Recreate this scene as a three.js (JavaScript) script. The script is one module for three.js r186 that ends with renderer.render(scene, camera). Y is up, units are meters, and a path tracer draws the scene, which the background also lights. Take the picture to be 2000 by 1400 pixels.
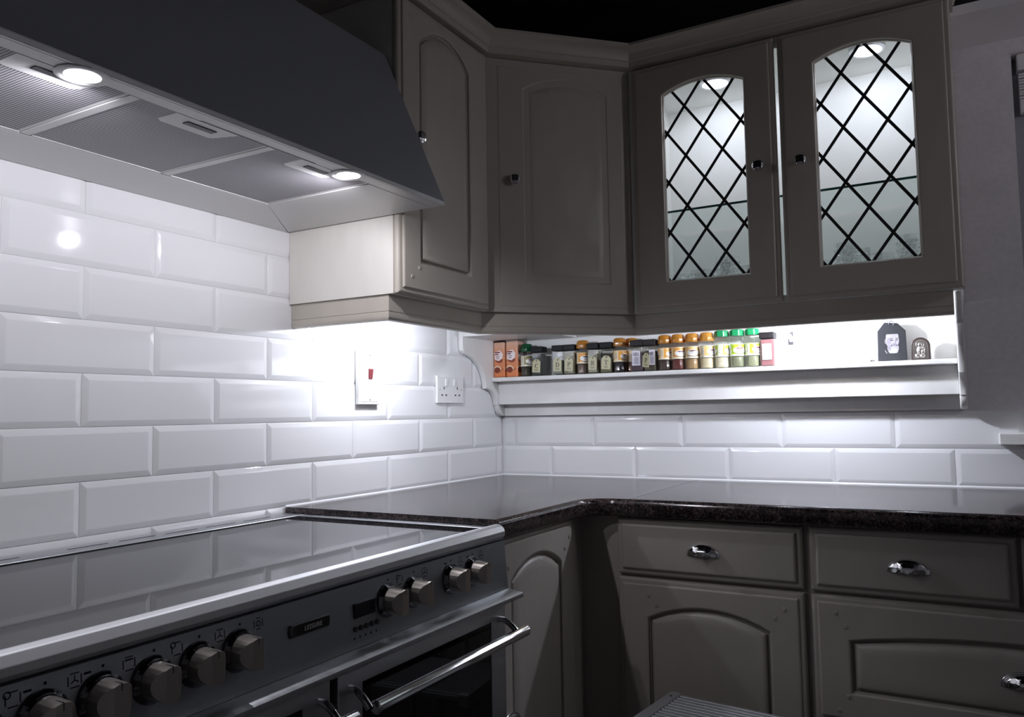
import * as THREE from 'three';
import { mergeGeometries, toCreasedNormals } from 'three/addons/utils/BufferGeometryUtils.js';
import { RoundedBoxGeometry } from 'three/addons/geometries/RoundedBoxGeometry.js';
import { RectAreaLightUniformsLib } from 'three/addons/lights/RectAreaLightUniformsLib.js';

// ------------------------------------------------------------------ camera, sky, exposure
// Axes: the corner of the two tiled walls is the line x = 0, z = 0; wall_left is x = 0, wall_back is z = 0.
const scene = new THREE.Scene();
scene.background = new THREE.Color(0x010103);
const camera = new THREE.PerspectiveCamera(48.7155, 2000 / 1400, 0.03, 30);
camera.position.set(1.41253, 1.12352, 2.41522);
camera.rotation.order = 'YXZ';
camera.rotation.set(THREE.MathUtils.degToRad(3.94637), THREE.MathUtils.degToRad(29.56831), THREE.MathUtils.degToRad(-0.9358));
scene.add(camera);
const renderer = new THREE.WebGLRenderer({ antialias: true });
renderer.toneMapping = THREE.LinearToneMapping;
renderer.toneMappingExposure = 1.0;
renderer.shadowMap.enabled = true;
RectAreaLightUniformsLib.init();
const LUM = { hood: 0.37, left: 0.48, right: 0.74, cabinet: 0.155, addedLamp: 0.46 };   // lamp strengths, candela

// ------------------------------------------------------------------ helpers
let seed = 20240607;
const rnd = () => { seed = (seed * 1664525 + 1013904223) >>> 0; return seed / 4294967296; };
const names = new Map();
function numbered(n, parent) {
  const key = (parent ? parent.uuid : '') + n, k = names.get(key) || 0; names.set(key, k + 1);
  return k ? `${n}_${String(k).padStart(3, '0')}` : n;
}
const V2 = (x, y) => new THREE.Vector2(x, y);
function shadow(o) { o.castShadow = true; o.receiveShadow = true; return o; }
function mesh(name, geo, mat, parent, label) {
  const m = shadow(new THREE.Mesh(Array.isArray(geo) ? merge(geo) : geo, mat));
  m.name = numbered(name, parent); parent.add(m);
  if (label) m.userData.label = label;
  return m;
}
function thing(name, label, category, [x, y, z] = [0, 0, 0], turn = 0, group) {
  const o = new THREE.Group(); o.name = numbered(name); scene.add(o);
  o.position.set(x, y, z); o.rotation.y = turn;
  o.userData = { label, category };
  if (group) o.userData.group = group;
  return o;
}
function structure(name, label, category) { const o = thing(name, label, category); o.userData.kind = 'structure'; return o; }
function flat(g) {   // plain position/normal/uv, no index
  let h = g.index ? g.toNonIndexed() : g;
  for (const k of Object.keys(h.attributes)) if (!['position', 'normal', 'uv'].includes(k)) h.deleteAttribute(k);
  if (!h.attributes.normal) h.computeVertexNormals();
  if (!h.attributes.uv) h.setAttribute('uv', new THREE.BufferAttribute(new Float32Array(h.attributes.position.count * 2), 2));
  return h;
}
const merge = (list) => (list.length === 1 ? list[0] : mergeGeometries(list.map(flat)));
function metres(g) {   // uv in metres, by the axis each triangle faces
  const h = flat(g), p = h.attributes.position, uv = h.attributes.uv;
  const a = new THREE.Vector3(), b = new THREE.Vector3(), c = new THREE.Vector3();
  for (let i = 0; i < p.count; i += 3) {
    a.fromBufferAttribute(p, i); b.fromBufferAttribute(p, i + 1); c.fromBufferAttribute(p, i + 2);
    const n = b.clone().sub(a).cross(c.clone().sub(a)), x = Math.abs(n.x), y = Math.abs(n.y), z = Math.abs(n.z);
    for (let k = 0; k < 3; k++) {
      const q = [a, b, c][k];
      if (y >= x && y >= z) uv.setXY(i + k, q.x, q.z); else if (x >= z) uv.setXY(i + k, q.z, q.y); else uv.setXY(i + k, q.x, q.y);
    }
  }
  return h;
}
function box(x0, x1, y0, y1, z0, z1, r = 0) {
  const w = x1 - x0, h = y1 - y0, d = z1 - z0;
  const g = r > 0 ? new RoundedBoxGeometry(w, h, d, 3, Math.min(r, w / 2.01, h / 2.01, d / 2.01)) : new THREE.BoxGeometry(w, h, d);
  g.translate((x0 + x1) / 2, (y0 + y1) / 2, (z0 + z1) / 2);
  return g;
}
function cyl(r0, r1, len, seg = 24, axis = 'y') {   // r0 at the start, along +axis from 0
  const g = new THREE.CylinderGeometry(r1, r0, len, seg); g.translate(0, len / 2, 0);
  if (axis === 'x') g.rotateZ(-Math.PI / 2); if (axis === 'z') g.rotateX(Math.PI / 2);
  return g;
}
function lathe(pts, seg = 28, axis = 'y', crease = 0.6) {
  const g = toCreasedNormals(new THREE.LatheGeometry(pts.map(([r, y]) => V2(r, y)), seg), crease);
  if (axis === 'x') g.rotateZ(-Math.PI / 2); if (axis === 'z') g.rotateX(Math.PI / 2);
  return g;
}
function extrude(shape, depth, bevel = 0, bevelT = bevel, seg = 3, curve = 12) {   // from z = 0 to z = depth, outline kept
  const g = new THREE.ExtrudeGeometry(shape, { depth: Math.max(depth - 2 * bevelT, 1e-5), bevelEnabled: bevel > 0, bevelSize: bevel, bevelThickness: bevelT, bevelOffset: -bevel, bevelSegments: seg, curveSegments: curve });
  g.translate(0, 0, bevel > 0 ? bevelT : 0);
  const h = toCreasedNormals(g, 0.55), p = h.attributes.position, n = h.attributes.normal, a = new THREE.Vector3(), b = new THREE.Vector3(), c = new THREE.Vector3();
  for (let i = 0; i < p.count; i += 3) {   // the flat faces stay flat up to their bevel
    a.fromBufferAttribute(p, i); b.fromBufferAttribute(p, i + 1).sub(a); c.fromBufferAttribute(p, i + 2).sub(a); b.cross(c).normalize();
    if (Math.abs(b.z) > 0.9995) for (let k = 0; k < 3; k++) n.setXYZ(i + k, 0, 0, Math.sign(b.z));
  }
  return h;
}
const poly = (pts) => new THREE.Shape(pts.map(([x, y]) => V2(x, y)));
const rect = (x0, y0, x1, y1) => poly([[x0, y0], [x1, y0], [x1, y1], [x0, y1]]);
function archPoints(x0, y0, x1, ys, sag, n = 20) {   // rectangle with a segmental arch on top
  const pts = [[x0, y0], [x1, y0], [x1, ys]];
  if (sag > 0) {
    const c = x1 - x0, R = (c * c / 4 + sag * sag) / (2 * sag), cx = (x0 + x1) / 2, cy = ys + sag - R, a = Math.asin(c / 2 / R);
    for (let i = 1; i < n; i++) { const t = a - 2 * a * i / n; pts.push([cx + R * Math.sin(t), cy + R * Math.cos(t)]); }
  }
  pts.push([x0, ys]);
  return pts;
}
// sweep a closed profile of [outward offset, y] along a path of [x, z], mitred; outward is to the right hand of the walker seen from above (-dz, dx)
function sweep(path, profile) {
  const n = path.length, m = profile.length, pos = [];
  const dirs = path.slice(1).map((p, i) => { const dx = p[0] - path[i][0], dz = p[1] - path[i][1], l = Math.hypot(dx, dz); return [-dz / l, dx / l]; });
  const ring = path.map((p, i) => {
    const a = dirs[Math.max(i - 1, 0)], b = dirs[Math.min(i, n - 2)], k = 1 + a[0] * b[0] + a[1] * b[1], mx = (a[0] + b[0]) / k, mz = (a[1] + b[1]) / k;
    return profile.map(([o, y]) => [p[0] + mx * o, y, p[1] + mz * o]);
  });
  const tri = (a, b, c) => pos.push(...a, ...b, ...c);
  for (let i = 0; i < n - 1; i++) for (let j = 0; j < m; j++) {
    const k = (j + 1) % m, a = ring[i][j], b = ring[i + 1][j], c = ring[i + 1][k], d = ring[i][k];
    tri(a, b, c); tri(a, c, d);
  }
  const faces = THREE.ShapeUtils.triangulateShape(profile.map(([o, y]) => V2(o, y)), []);
  for (const [a, b, c] of faces) { tri(ring[0][a], ring[0][b], ring[0][c]); tri(ring[n - 1][a], ring[n - 1][c], ring[n - 1][b]); }
  const g = new THREE.BufferGeometry(); g.setAttribute('position', new THREE.Float32BufferAttribute(pos, 3));
  return metres(toCreasedNormals(g, 0.6));
}
function tube(points, r, seg = 24, radial = 12, closed = false) {
  return new THREE.TubeGeometry(new THREE.CatmullRomCurve3(points.map((p) => new THREE.Vector3(...p)), closed), seg, r, radial, closed);
}
function capped(a, b, r, seg = 20, edge = 0.002) {   // round bar with chamfered ends
  const A = new THREE.Vector3(...a), B = new THREE.Vector3(...b), d = B.clone().sub(A), l = d.length();
  const g = lathe([[0, 0], [r - edge, 0], [r, edge], [r, l - edge], [r - edge, l], [0, l]], seg);
  g.applyQuaternion(new THREE.Quaternion().setFromUnitVectors(new THREE.Vector3(0, 1, 0), d.normalize())); g.translate(...a);
  return g;
}

// ------------------------------------------------------------------ textures
function canvasTexture(w, h, draw, repeat) {
  const c = document.createElement('canvas'); c.width = w; c.height = h; draw(c.getContext('2d'), w, h);
  const t = new THREE.CanvasTexture(c); t.colorSpace = THREE.SRGBColorSpace; t.magFilter = THREE.LinearFilter;
  t.wrapS = t.wrapT = repeat ? THREE.RepeatWrapping : THREE.ClampToEdgeWrapping;
  return t;
}
function dataTexture(n, fn, srgb = true) {
  const d = new Uint8Array(n * n * 4);
  for (let j = 0; j < n; j++) for (let i = 0; i < n; i++) { const c = fn(i / n, j / n); for (let k = 0; k < 3; k++) d[(j * n + i) * 4 + k] = Math.max(0, Math.min(255, Math.round(c[k]))); d[(j * n + i) * 4 + 3] = 255; }
  const t = new THREE.DataTexture(d, n, n); t.wrapS = t.wrapT = THREE.RepeatWrapping; t.magFilter = THREE.LinearFilter; t.minFilter = THREE.LinearFilter;
  if (srgb) t.colorSpace = THREE.SRGBColorSpace;
  t.needsUpdate = true; return t;
}
function lattice(n) { const v = new Float32Array(n * n); for (let i = 0; i < v.length; i++) v[i] = rnd(); return (x, y) => {   // periodic value noise on [0,1)
  x = (x - Math.floor(x)) * n; y = (y - Math.floor(y)) * n; const i = Math.floor(x), j = Math.floor(y), f = x - i, g = y - j, s = f * f * (3 - 2 * f), t = g * g * (3 - 2 * g);
  const q = (a, b) => v[((b % n) + n) % n * n + ((a % n) + n) % n];
  return (q(i, j) * (1 - s) + q(i + 1, j) * s) * (1 - t) + (q(i, j + 1) * (1 - s) + q(i + 1, j + 1) * s) * t; }; }
const n8 = lattice(8), n16 = lattice(16), n32 = lattice(32), n64 = lattice(64), n128 = lattice(128), n256 = lattice(256);

const graniteMap = dataTexture(512, (u, v) => {   // 0.4 m square
  const a = 0.35 * n16(u, v) + 0.35 * n64(u, v) + 0.3 * n128(u + 0.3, v), s = n128(u, v + 0.4) * 0.6 + n256(u, v) * 0.4;
  let t = Math.max(0, Math.min(1, (a - 0.34) * 2.8)); const dark = s < 0.36 ? 0.3 : 1, pale = s > 0.66 ? 20 : 0;
  return [(30 + 50 * t) * dark + pale, (25 + 41 * t) * dark + pale * 0.9, (25 + 41 * t) * dark + pale * 0.92];
});
graniteMap.repeat.set(3.4, 3.4);
const steelRough = dataTexture(256, (u, v) => { const s = 0.5 * n256(u * 0.04, v) + 0.3 * n128(u * 0.1, v) + 0.2 * n8(u, v); return [0, 70 + 60 * s, 0]; }, false);
const paintMap = dataTexture(256, (u, v) => { const s = 0.6 * n8(u, v) + 0.4 * n64(u, v * 0.2); const k = 244 + 11 * s; return [k, k, k]; });
const grainBump = dataTexture(256, (u, v) => { const s = 120 + 90 * (n256(u, v * 0.05) - 0.5) + 60 * (n64(u, v * 0.08) - 0.5); return [s, s, s]; }, false);
const wallMap = dataTexture(256, (u, v) => { const k = 236 + 19 * (0.5 * n16(u, v) + 0.5 * n128(u, v)); return [k, k, k]; });
const meshMap = canvasTexture(64, 64, (c) => {   // expanded-aluminium grease filter: 4 x 4 openings
  c.fillStyle = '#b6b4b8'; c.fillRect(0, 0, 64, 64); c.fillStyle = '#17161a';
  for (let j = 0; j < 4; j++) for (let i = 0; i < 4; i++) { c.beginPath(); c.ellipse(i * 16 + 8 + (j % 2) * 0, j * 16 + 8, 6.4, 5.2, 0, 0, 7); c.fill(); }
}, true);
meshMap.repeat.set(1 / 0.0128, 1 / 0.0172);

// ------------------------------------------------------------------ materials
const std = (color, roughness = 0.5, o = {}) => new THREE.MeshStandardMaterial({ color, roughness, ...o });
const phys = (color, roughness, o = {}) => new THREE.MeshPhysicalMaterial({ color, roughness, ...o });
const rgb = (r, g, b) => new THREE.Color().setRGB(r, g, b);
const M = {
  tile: phys(rgb(0.80, 0.80, 0.805), 0.06, { specularIntensity: 1 }),
  grout: std(rgb(0.72, 0.72, 0.71), 0.9),
  carcass: phys(rgb(0.80, 0.765, 0.705), 0.4, { map: paintMap }),  // paler than paint; hood lamp light on the side put into the colour
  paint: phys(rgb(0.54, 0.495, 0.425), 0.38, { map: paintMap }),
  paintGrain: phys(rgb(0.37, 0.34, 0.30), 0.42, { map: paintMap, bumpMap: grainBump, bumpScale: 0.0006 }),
  white: phys(rgb(0.80, 0.79, 0.77), 0.4, { map: paintMap }),
  inside: std(rgb(0.78, 0.78, 0.75), 0.6),
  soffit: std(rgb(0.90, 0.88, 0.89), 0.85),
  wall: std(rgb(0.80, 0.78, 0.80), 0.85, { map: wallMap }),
  dark: std(rgb(0.012, 0.012, 0.016), 0.9),  // near-black; unlit shade up by the ceiling put into the colour
  floor: std(rgb(0.11, 0.10, 0.095), 0.55, { map: wallMap }),
  granite: phys(rgb(1, 1, 1), 0.16, { map: graniteMap, ior: 1.58 }),
  steel: std(rgb(0.58, 0.59, 0.61), 0.3, { metalness: 1, roughnessMap: null }),
  railSteel: std(rgb(0.60, 0.605, 0.615), 0.54, { metalness: 1 }),
  brushed: std(rgb(0.52, 0.53, 0.55), 1.0, { metalness: 1, roughnessMap: steelRough }),
  hoodSteel: std(rgb(0.40, 0.415, 0.45), 0.5, { metalness: 0.45 }),
  hoodUnder: std(rgb(0.61, 0.605, 0.60), 0.42, { metalness: 0.3 }),
  filter: std(rgb(1, 1, 1), 0.5, { metalness: 0.35, map: meshMap }),
  chrome: std(rgb(0.75, 0.75, 0.76), 0.07, { metalness: 1 }),
  satin: std(rgb(0.46, 0.42, 0.38), 0.33, { metalness: 0.95 }),
  darkChrome: std(rgb(0.16, 0.16, 0.17), 0.16, { metalness: 1 }),
  black: std(rgb(0.008, 0.008, 0.009), 0.4),
  blackGlass: phys(rgb(0.012, 0.013, 0.015), 0.035),
  ovenGlass: phys(rgb(0.004, 0.004, 0.005), 0.03),
  plastic: phys(rgb(0.80, 0.80, 0.79), 0.22),
  red: phys(rgb(0.15, 0.028, 0.032), 0.35),
  lead: std(rgb(0.020, 0.022, 0.021), 0.6),
  pane: phys(rgb(1, 1, 1), 0.0, { transmission: 1, thickness: 0, ior: 1.5 }),
  greenGlass: phys(rgb(0.90, 0.965, 0.945), 0.0, { transmission: 1, thickness: 0, ior: 1.5 }),
  greenEdge: phys(rgb(0.02, 0.10, 0.08), 0.1),
  crystal: phys(rgb(0.97, 0.98, 0.98), 0.0, { transmission: 1, thickness: 0, ior: 2.25 }),
  cutFacet: phys(rgb(0.95, 0.97, 0.97), 0.03, { transmission: 0.45, thickness: 0, ior: 2.2 }),  // part-opaque white puts the sparkle of the cut glass into the colour
  jarGlass: phys(rgb(0.95, 0.96, 0.95), 0.02, { transmission: 1, thickness: 0, ior: 1.5 }),
  glow: std(0xffffff, 0.5, { emissive: 0xf4f6ff, emissiveIntensity: 6 }),
  softGlow: std(0xffffff, 0.6, { emissive: 0xf6f2ff, emissiveIntensity: 1.5 }),
  frameGrey: std(rgb(0.34, 0.34, 0.36), 0.45),
  gap_shade: std(rgb(0.012, 0.012, 0.013), 0.9),  // matte black for the painted shadow along the hob glass
  night: std(rgb(0.004, 0.004, 0.006), 0.9),
};

// ------------------------------------------------------------------ lamps
const lamps = [];
function lampGlow(parent, x, y, z, candela, radius, color = 0xe6ebff, spread = 0, tilt = [0, 0]) {   // a lamp just under its glowing face; the fitting above it keeps its light down
  const l = spread ? new THREE.SpotLight(color, candela, 0, Math.PI / 2, spread, 2) : new THREE.PointLight(color, candela, 0, 2);
  l.position.set(x, y, z); parent.add(l);
  if (spread) { l.target.position.set(x + tilt[0], y - 1, z + tilt[1]); l.target.name = numbered('lamp_aim', parent); parent.add(l.target); }
  l.castShadow = true; l.shadow.radius = radius / 0.02; l.shadow.mapSize.set(1024, 1024); l.shadow.bias = -0.0005;
  l.name = numbered('lamp_glow', parent); lamps.push(l);
  return l;
}

// ------------------------------------------------------------------ room shell
const ROOM = { x1: 2.76, z1: 3.5, y1: 2.46 };
{
  const f = structure('floor', 'dark tiled kitchen floor', 'floor');
  mesh('floor_surface', metres(box(-0.2, ROOM.x1 + 0.2, -0.12, 0, -0.3, ROOM.z1 + 0.2)), M.floor, f);
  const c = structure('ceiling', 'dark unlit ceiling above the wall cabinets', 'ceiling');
  mesh('ceiling_surface', box(-0.2, ROOM.x1 + 0.2, ROOM.y1, ROOM.y1 + 0.12, -0.3, ROOM.z1 + 0.2), M.dark, c);  // dark colour carries the shade of the unlit ceiling
  const r = structure('wall_right', 'plain painted wall on the far right of the room', 'wall');
  mesh('plaster', metres(box(ROOM.x1, ROOM.x1 + 0.15, 0, ROOM.y1, -0.3, ROOM.z1 + 0.2)), M.wall, r);
  const b = structure('wall_front', 'plain painted wall behind the camera', 'wall');
  mesh('plaster', metres(box(-0.2, ROOM.x1, 0, ROOM.y1, ROOM.z1, ROOM.z1 + 0.15)), M.wall, b);
}
// bevelled metro tiles, 300 x 100 mm, each a part of its wall
const tileCache = new Map();
function tileGeometry(w, h) {
  const key = w.toFixed(4) + '/' + h.toFixed(4);
  if (tileCache.has(key)) return tileCache.get(key);
  const b = Math.min(0.011, w * 0.45), bx = b, by = Math.min(b, h * 0.45), z0 = -0.006, z1 = -0.0031, z2 = 0, pos = [];
  const ring = (ix, iy, z) => [[ix, iy, z], [w - ix, iy, z], [w - ix, h - iy, z], [ix, h - iy, z]];
  const L = [ring(0, 0, z0), ring(0, 0, z1 - 0.0004), ring(0.0006, 0.0006, z1), ring(bx * 0.93, by * 0.93, z2 - 0.00035), ring(bx * 1.1, by * 1.1, z2)];
  for (let l = 0; l < L.length - 1; l++) for (let i = 0; i < 4; i++) { const j = (i + 1) % 4, a = L[l][i], c = L[l][j], d = L[l + 1][j], e = L[l + 1][i]; pos.push(...a, ...c, ...d, ...a, ...d, ...e); }
  const t = L[L.length - 1]; pos.push(...t[0], ...t[1], ...t[2], ...t[0], ...t[2], ...t[3]);
  const g = new THREE.BufferGeometry(); g.setAttribute('position', new THREE.Float32BufferAttribute(pos, 3));
  const out = flat(toCreasedNormals(g, 0.2)), n = out.attributes.normal, q = out.attributes.position;
  for (let i = 0; i < q.count; i += 3) if ([0, 1, 2].every((k) => q.getZ(i + k) > z2 - 1e-6)) for (let k = 0; k < 3; k++) n.setXYZ(i + k, 0, 0, 1);
  tileCache.set(key, out); return out;
}
const Y0 = 0.91, TW = 0.2994, J = 0.0012;
function tileRow(wall, row, first, end, place) {   // joints at first, first + TW, ...; a cut piece fills from 0 to first
  const y0 = Y0 + 0.1 * row + J / 2, h = 0.1 - J;
  let a = 0, b = first;
  while (a < end - 0.005) { const e = Math.min(b, end); if (e - a > 0.008) { const m = mesh('tile', tileGeometry(e - a - J, h), M.tile, wall); place(m, a + J / 2, e - J / 2, y0); } a = b; b += TW; }
}
{
  const w = structure('wall_left', 'left kitchen wall of white bevelled metro tiles behind the cooker', 'wall');
  mesh('plaster', box(-0.15, -0.0040, 0, ROOM.y1, -0.15, ROOM.z1), M.grout, w);
  const even = 0.0385, odd = 0.1878;
  for (let row = -1; row <= 6; row++) {
    const wallPlace = (m, a, b, y) => { const t = 0.0006; m.position.set((rnd() - 0.5) * t, y, b); m.rotation.y = Math.PI / 2; m.rotation.z = (rnd() - 0.5) * 0.0012; };
    tileRow(w, row, (row & 1) ? odd : even, 2.55, wallPlace);
  }
  const bk = structure('wall_back', 'back kitchen wall with two rows of white metro tiles above the worktop', 'wall');
  const plast = [box(-0.15, 1.566, 0, ROOM.y1, -0.15, -0.0040), box(1.566, 2.62, 0, 1.04, -0.15, -0.0040), box(1.566, 2.62, 2.0453, ROOM.y1, -0.15, -0.0040), box(2.62, ROOM.x1, 0, ROOM.y1, -0.15, -0.0040)];
  mesh('plaster', metres(merge(plast)), M.wall, bk);
  for (let row = 0; row <= 1; row++) tileRow(bk, row, row ? 0.0493 : 0.1906, 2.6, (m, a, b, y) => { m.position.set(a, y, (rnd() - 0.5) * 0.0006); m.rotation.z = (rnd() - 0.5) * 0.0012; });
  mesh('shade_band', box(-0.0046, 1.44, 2.1, ROOM.y1, -0.0046, -0.002), M.dark, bk);  // dark band: shade above the cabinets put into the colour
  mesh('shade_band', box(-0.0046, -0.001, 2.1, ROOM.y1, -0.0046, ROOM.z1), M.dark, bk);  // same painted-in shade along the top of the left wall
  // boxed-in bulkhead over the window
  const s = structure('trim_1', 'boxed bulkhead with a pale underside above the window', 'bulkhead');
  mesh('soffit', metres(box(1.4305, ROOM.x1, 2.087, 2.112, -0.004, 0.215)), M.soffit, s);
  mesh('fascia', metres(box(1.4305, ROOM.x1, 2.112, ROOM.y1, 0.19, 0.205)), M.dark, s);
  // silicone bead between worktop and tiles
  const q = structure('trim_2', 'thin white sealant line where the worktop meets the tiles', 'sealant');
  mesh('bead', sweep([[0.0, 1.03], [0.0, 0.0]], [[0, 0.9098], [0.0042, 0.9098], [0.0038, 0.9112], [0.0012, 0.9136], [0, 0.914]].reverse()), M.tile, q);
  mesh('bead', sweep([[0.0, 0.0], [2.6, 0.0]], [[0, 0.9098], [0.0042, 0.9098], [0.0038, 0.9112], [0.0012, 0.9136], [0, 0.914]].reverse()), M.tile, q);
}

// ------------------------------------------------------------------ window on the right
{
  const w = structure('window_1', 'window at the right edge with a dark night pane', 'window');
  const F = 0.04, x0 = 1.5665, x1 = 2.6195, y0 = 1.0525, y1 = 2.045, za = -0.11, zb = -0.05;
  mesh('window_frame', [box(x0, x0 + F, y0, y1, za, zb, 0.004), box(x1 - F, x1, y0, y1, za, zb, 0.004), box(x0 + F, x1 - F, y1 - F, y1, za, zb, 0.004), box(x0 + F, x1 - F, y0, y0 + F, za, zb, 0.004), box(2.07, 2.115, y0 + F, y1 - F, za, zb, 0.004)], M.frameGrey, w);
  mesh('pane', box(x0 + F - 0.004, 2.072, y0 + F - 0.004, y1 - F + 0.004, -0.084, -0.08), M.pane, w);
  mesh('pane', box(2.112, x1 - F + 0.004, y0 + F - 0.004, y1 - F + 0.004, -0.084, -0.08), M.pane, w);
  mesh('reveal', [box(x0 - 0.004, x1 + 0.004, y1 - 0.0005, y1 + 0.004, -0.15, -0.0040)], M.wall, w);
  const s = structure('sill', 'white window sill with a square edge above the tiles', 'window sill');
  mesh('sill_board', box(1.489, 2.7, 1.0222, 1.0522, -0.12, 0.045, 0.003), M.white, s);
  const b = thing('window_blind', 'pale pleated blind drawn up at the top of the window', 'blind');
  mesh('cassette', box(1.578, 2.6, 2.0, 2.044, -0.046, -0.006, 0.004), M.plastic, b);
  for (let k = 0; k < 9; k++) mesh('slat', box(1.581, 2.594, 1.9255 + k * 0.0078, 1.9255 + k * 0.0078 + 0.0055, -0.04 + (k % 2) * 0.002, -0.014 + (k % 2) * 0.002, 0.001), M.plastic, b);
  mesh('bottom_rail', box(1.581, 2.594, 1.888, 1.924, -0.04, -0.014, 0.003), M.plastic, b);
}

// ------------------------------------------------------------------ doors and drawer fronts. Local axes: x along the front, y up, z outwards from the back face
const pegGeo = (() => { const g = new RoundedBoxGeometry(0.0085, 0.0085, 0.004, 2, 0.0015); return g; })();
function chromeKnob(parent, x, y, z) {
  return mesh('knob', (() => { const g = lathe([[0, 0.026], [0.007, 0.0258], [0.0118, 0.0245], [0.0143, 0.021], [0.0148, 0.0175], [0.0135, 0.0145], [0.0075, 0.011], [0.0058, 0.008], [0.006, 0.004], [0.0095, 0.0015], [0.0105, 0], [0, 0]], 32, 'z', 0.9); g.translate(x, y, z); return g; })(), M.chrome, parent, 'round chrome knob');
}
function cupHandle(parent, x, y, z) {   // base at y, rising 0.03
  const shell = [], W = 0.0425, H = 0.029, D = 0.024, nu = 28, nv = 10;
  const P = (u, v, s) => { const t = Math.PI * u, e = Math.PI / 2 * v; return [-Math.cos(t) * W * s * Math.pow(Math.cos(e), 0.75), Math.sin(t) * Math.cos(e) * H * s + 0.0, Math.sin(e) * D * s * (0.55 + 0.45 * Math.sin(t))]; };
  const pos = [];
  for (const s of [1, 0.93]) for (let i = 0; i < nu; i++) for (let j = 0; j < nv; j++) {
    const a = P(i / nu, j / nv, s), b = P((i + 1) / nu, j / nv, s), c = P((i + 1) / nu, (j + 1) / nv, s), d = P(i / nu, (j + 1) / nv, s);
    if (s === 1) pos.push(...a, ...c, ...b, ...a, ...d, ...c); else pos.push(...a, ...b, ...c, ...a, ...c, ...d);
  }
  const g = new THREE.BufferGeometry(); g.setAttribute('position', new THREE.Float32BufferAttribute(pos, 3)); shell.push(flat(toCreasedNormals(g, 0.7)));
  const rim = []; for (let i = 0; i <= 20; i++) { const t = Math.PI * i / 20; rim.push([-Math.cos(t) * (W + 0.001), Math.sin(t) * (H + 0.0015) - 0.001, 0.0015]); }
  shell.push(tube(rim, 0.0022, 40, 8));
  const m = merge(shell); m.translate(x, y, z);
  return mesh('handle', m, M.chrome, parent, 'chrome cup handle');
}
function withHole(outer, hole) { const s = poly(outer); if (hole) s.holes.push(new THREE.Path([...hole].reverse().map(([x, y]) => V2(x, y)))); return s; }
function panelDoor(parent, w, h, o) {   // o: l, r, b, ys (spring), sag, glass, pegs, knob, cup, mat
  const mat = o.mat || M.paint;
  const hole = archPoints(o.l, o.b, w - o.r, o.ys, o.sag), e = 0.0035;
  const hole2 = archPoints(o.l - e, o.b - e, w - o.r + e, o.ys + (o.sag > 0 ? 0 : e), o.sag + e);
  const T = 0.021, i = 0.013;
  const frame = [extrude(withHole([[0, 0], [w, 0], [w, h], [0, h]], hole), 0.0165, 0.0075, 0.0075, 4), (() => { const g = extrude(withHole([[i, i], [w - i, i], [w - i, h - i], [i, h - i]], hole2), 0.008, 0.0045, 0.0045, 3); g.translate(0, 0, T - 0.008); return g; })()];
  const d = mesh('door', metres(merge(frame)), mat, parent);
  if (!o.glass) {
    const q = 0.006, back = extrude(poly(archPoints(o.l - q, o.b - q, w - o.r + q, o.ys + q, o.sag)), 0.006); back.translate(0, 0, 0.002);
    const k = 0.005, field = extrude(poly(archPoints(o.l + k, o.b + k, w - o.r - k, o.ys - k, o.sag, 7)), 0.013, 0.024, 0.009, 5); field.translate(0, 0, 0.005);
    mesh('panel', metres(merge([back, field])), mat, d);
  } else {
    const q = 0.008, pane = new THREE.ShapeGeometry(poly(archPoints(o.l - q, o.b - q, w - o.r + q, o.ys + q, o.sag))); pane.translate(0, 0, 0.006);
    mesh('pane', pane, M.pane, d, 'clear glass pane');
    for (const [a, b] of o.lead) {
      const L = Math.hypot(b[0] - a[0], b[1] - a[1]), g = box(0, L, -0.0037, 0.0037, 0.0045, 0.0082, 0.0012);
      g.rotateZ(Math.atan2(b[1] - a[1], b[0] - a[0])); g.translate(a[0], a[1], 0);
      mesh('lead_strip', g, M.lead, d);
    }
  }
  for (const [x, y] of o.pegs || []) { const m = mesh('peg', pegGeo, mat, d); m.position.set(x, y, T + 0.0005); }
  if (o.knob) chromeKnob(d, o.knob[0], o.knob[1], T - 0.001);
  if (o.cup) cupHandle(d, o.cup[0], o.cup[1], T - 0.0005);
  return d;
}
function drawerFront(parent, w, h, cup, name = 'drawer') {
  const i = 0.014, base = extrude(rect(0, 0, w, h), 0.0165, 0.0075, 0.0075, 4), top = extrude(rect(i, i, w - i, h - i), 0.009, 0.0065, 0.0065, 4); top.translate(0, 0, 0.012);
  const d = mesh(name, metres(merge([base, top])), M.paintGrain, parent);
  if (cup) cupHandle(d, cup[0], cup[1], 0.0205);
  return d;
}

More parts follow.
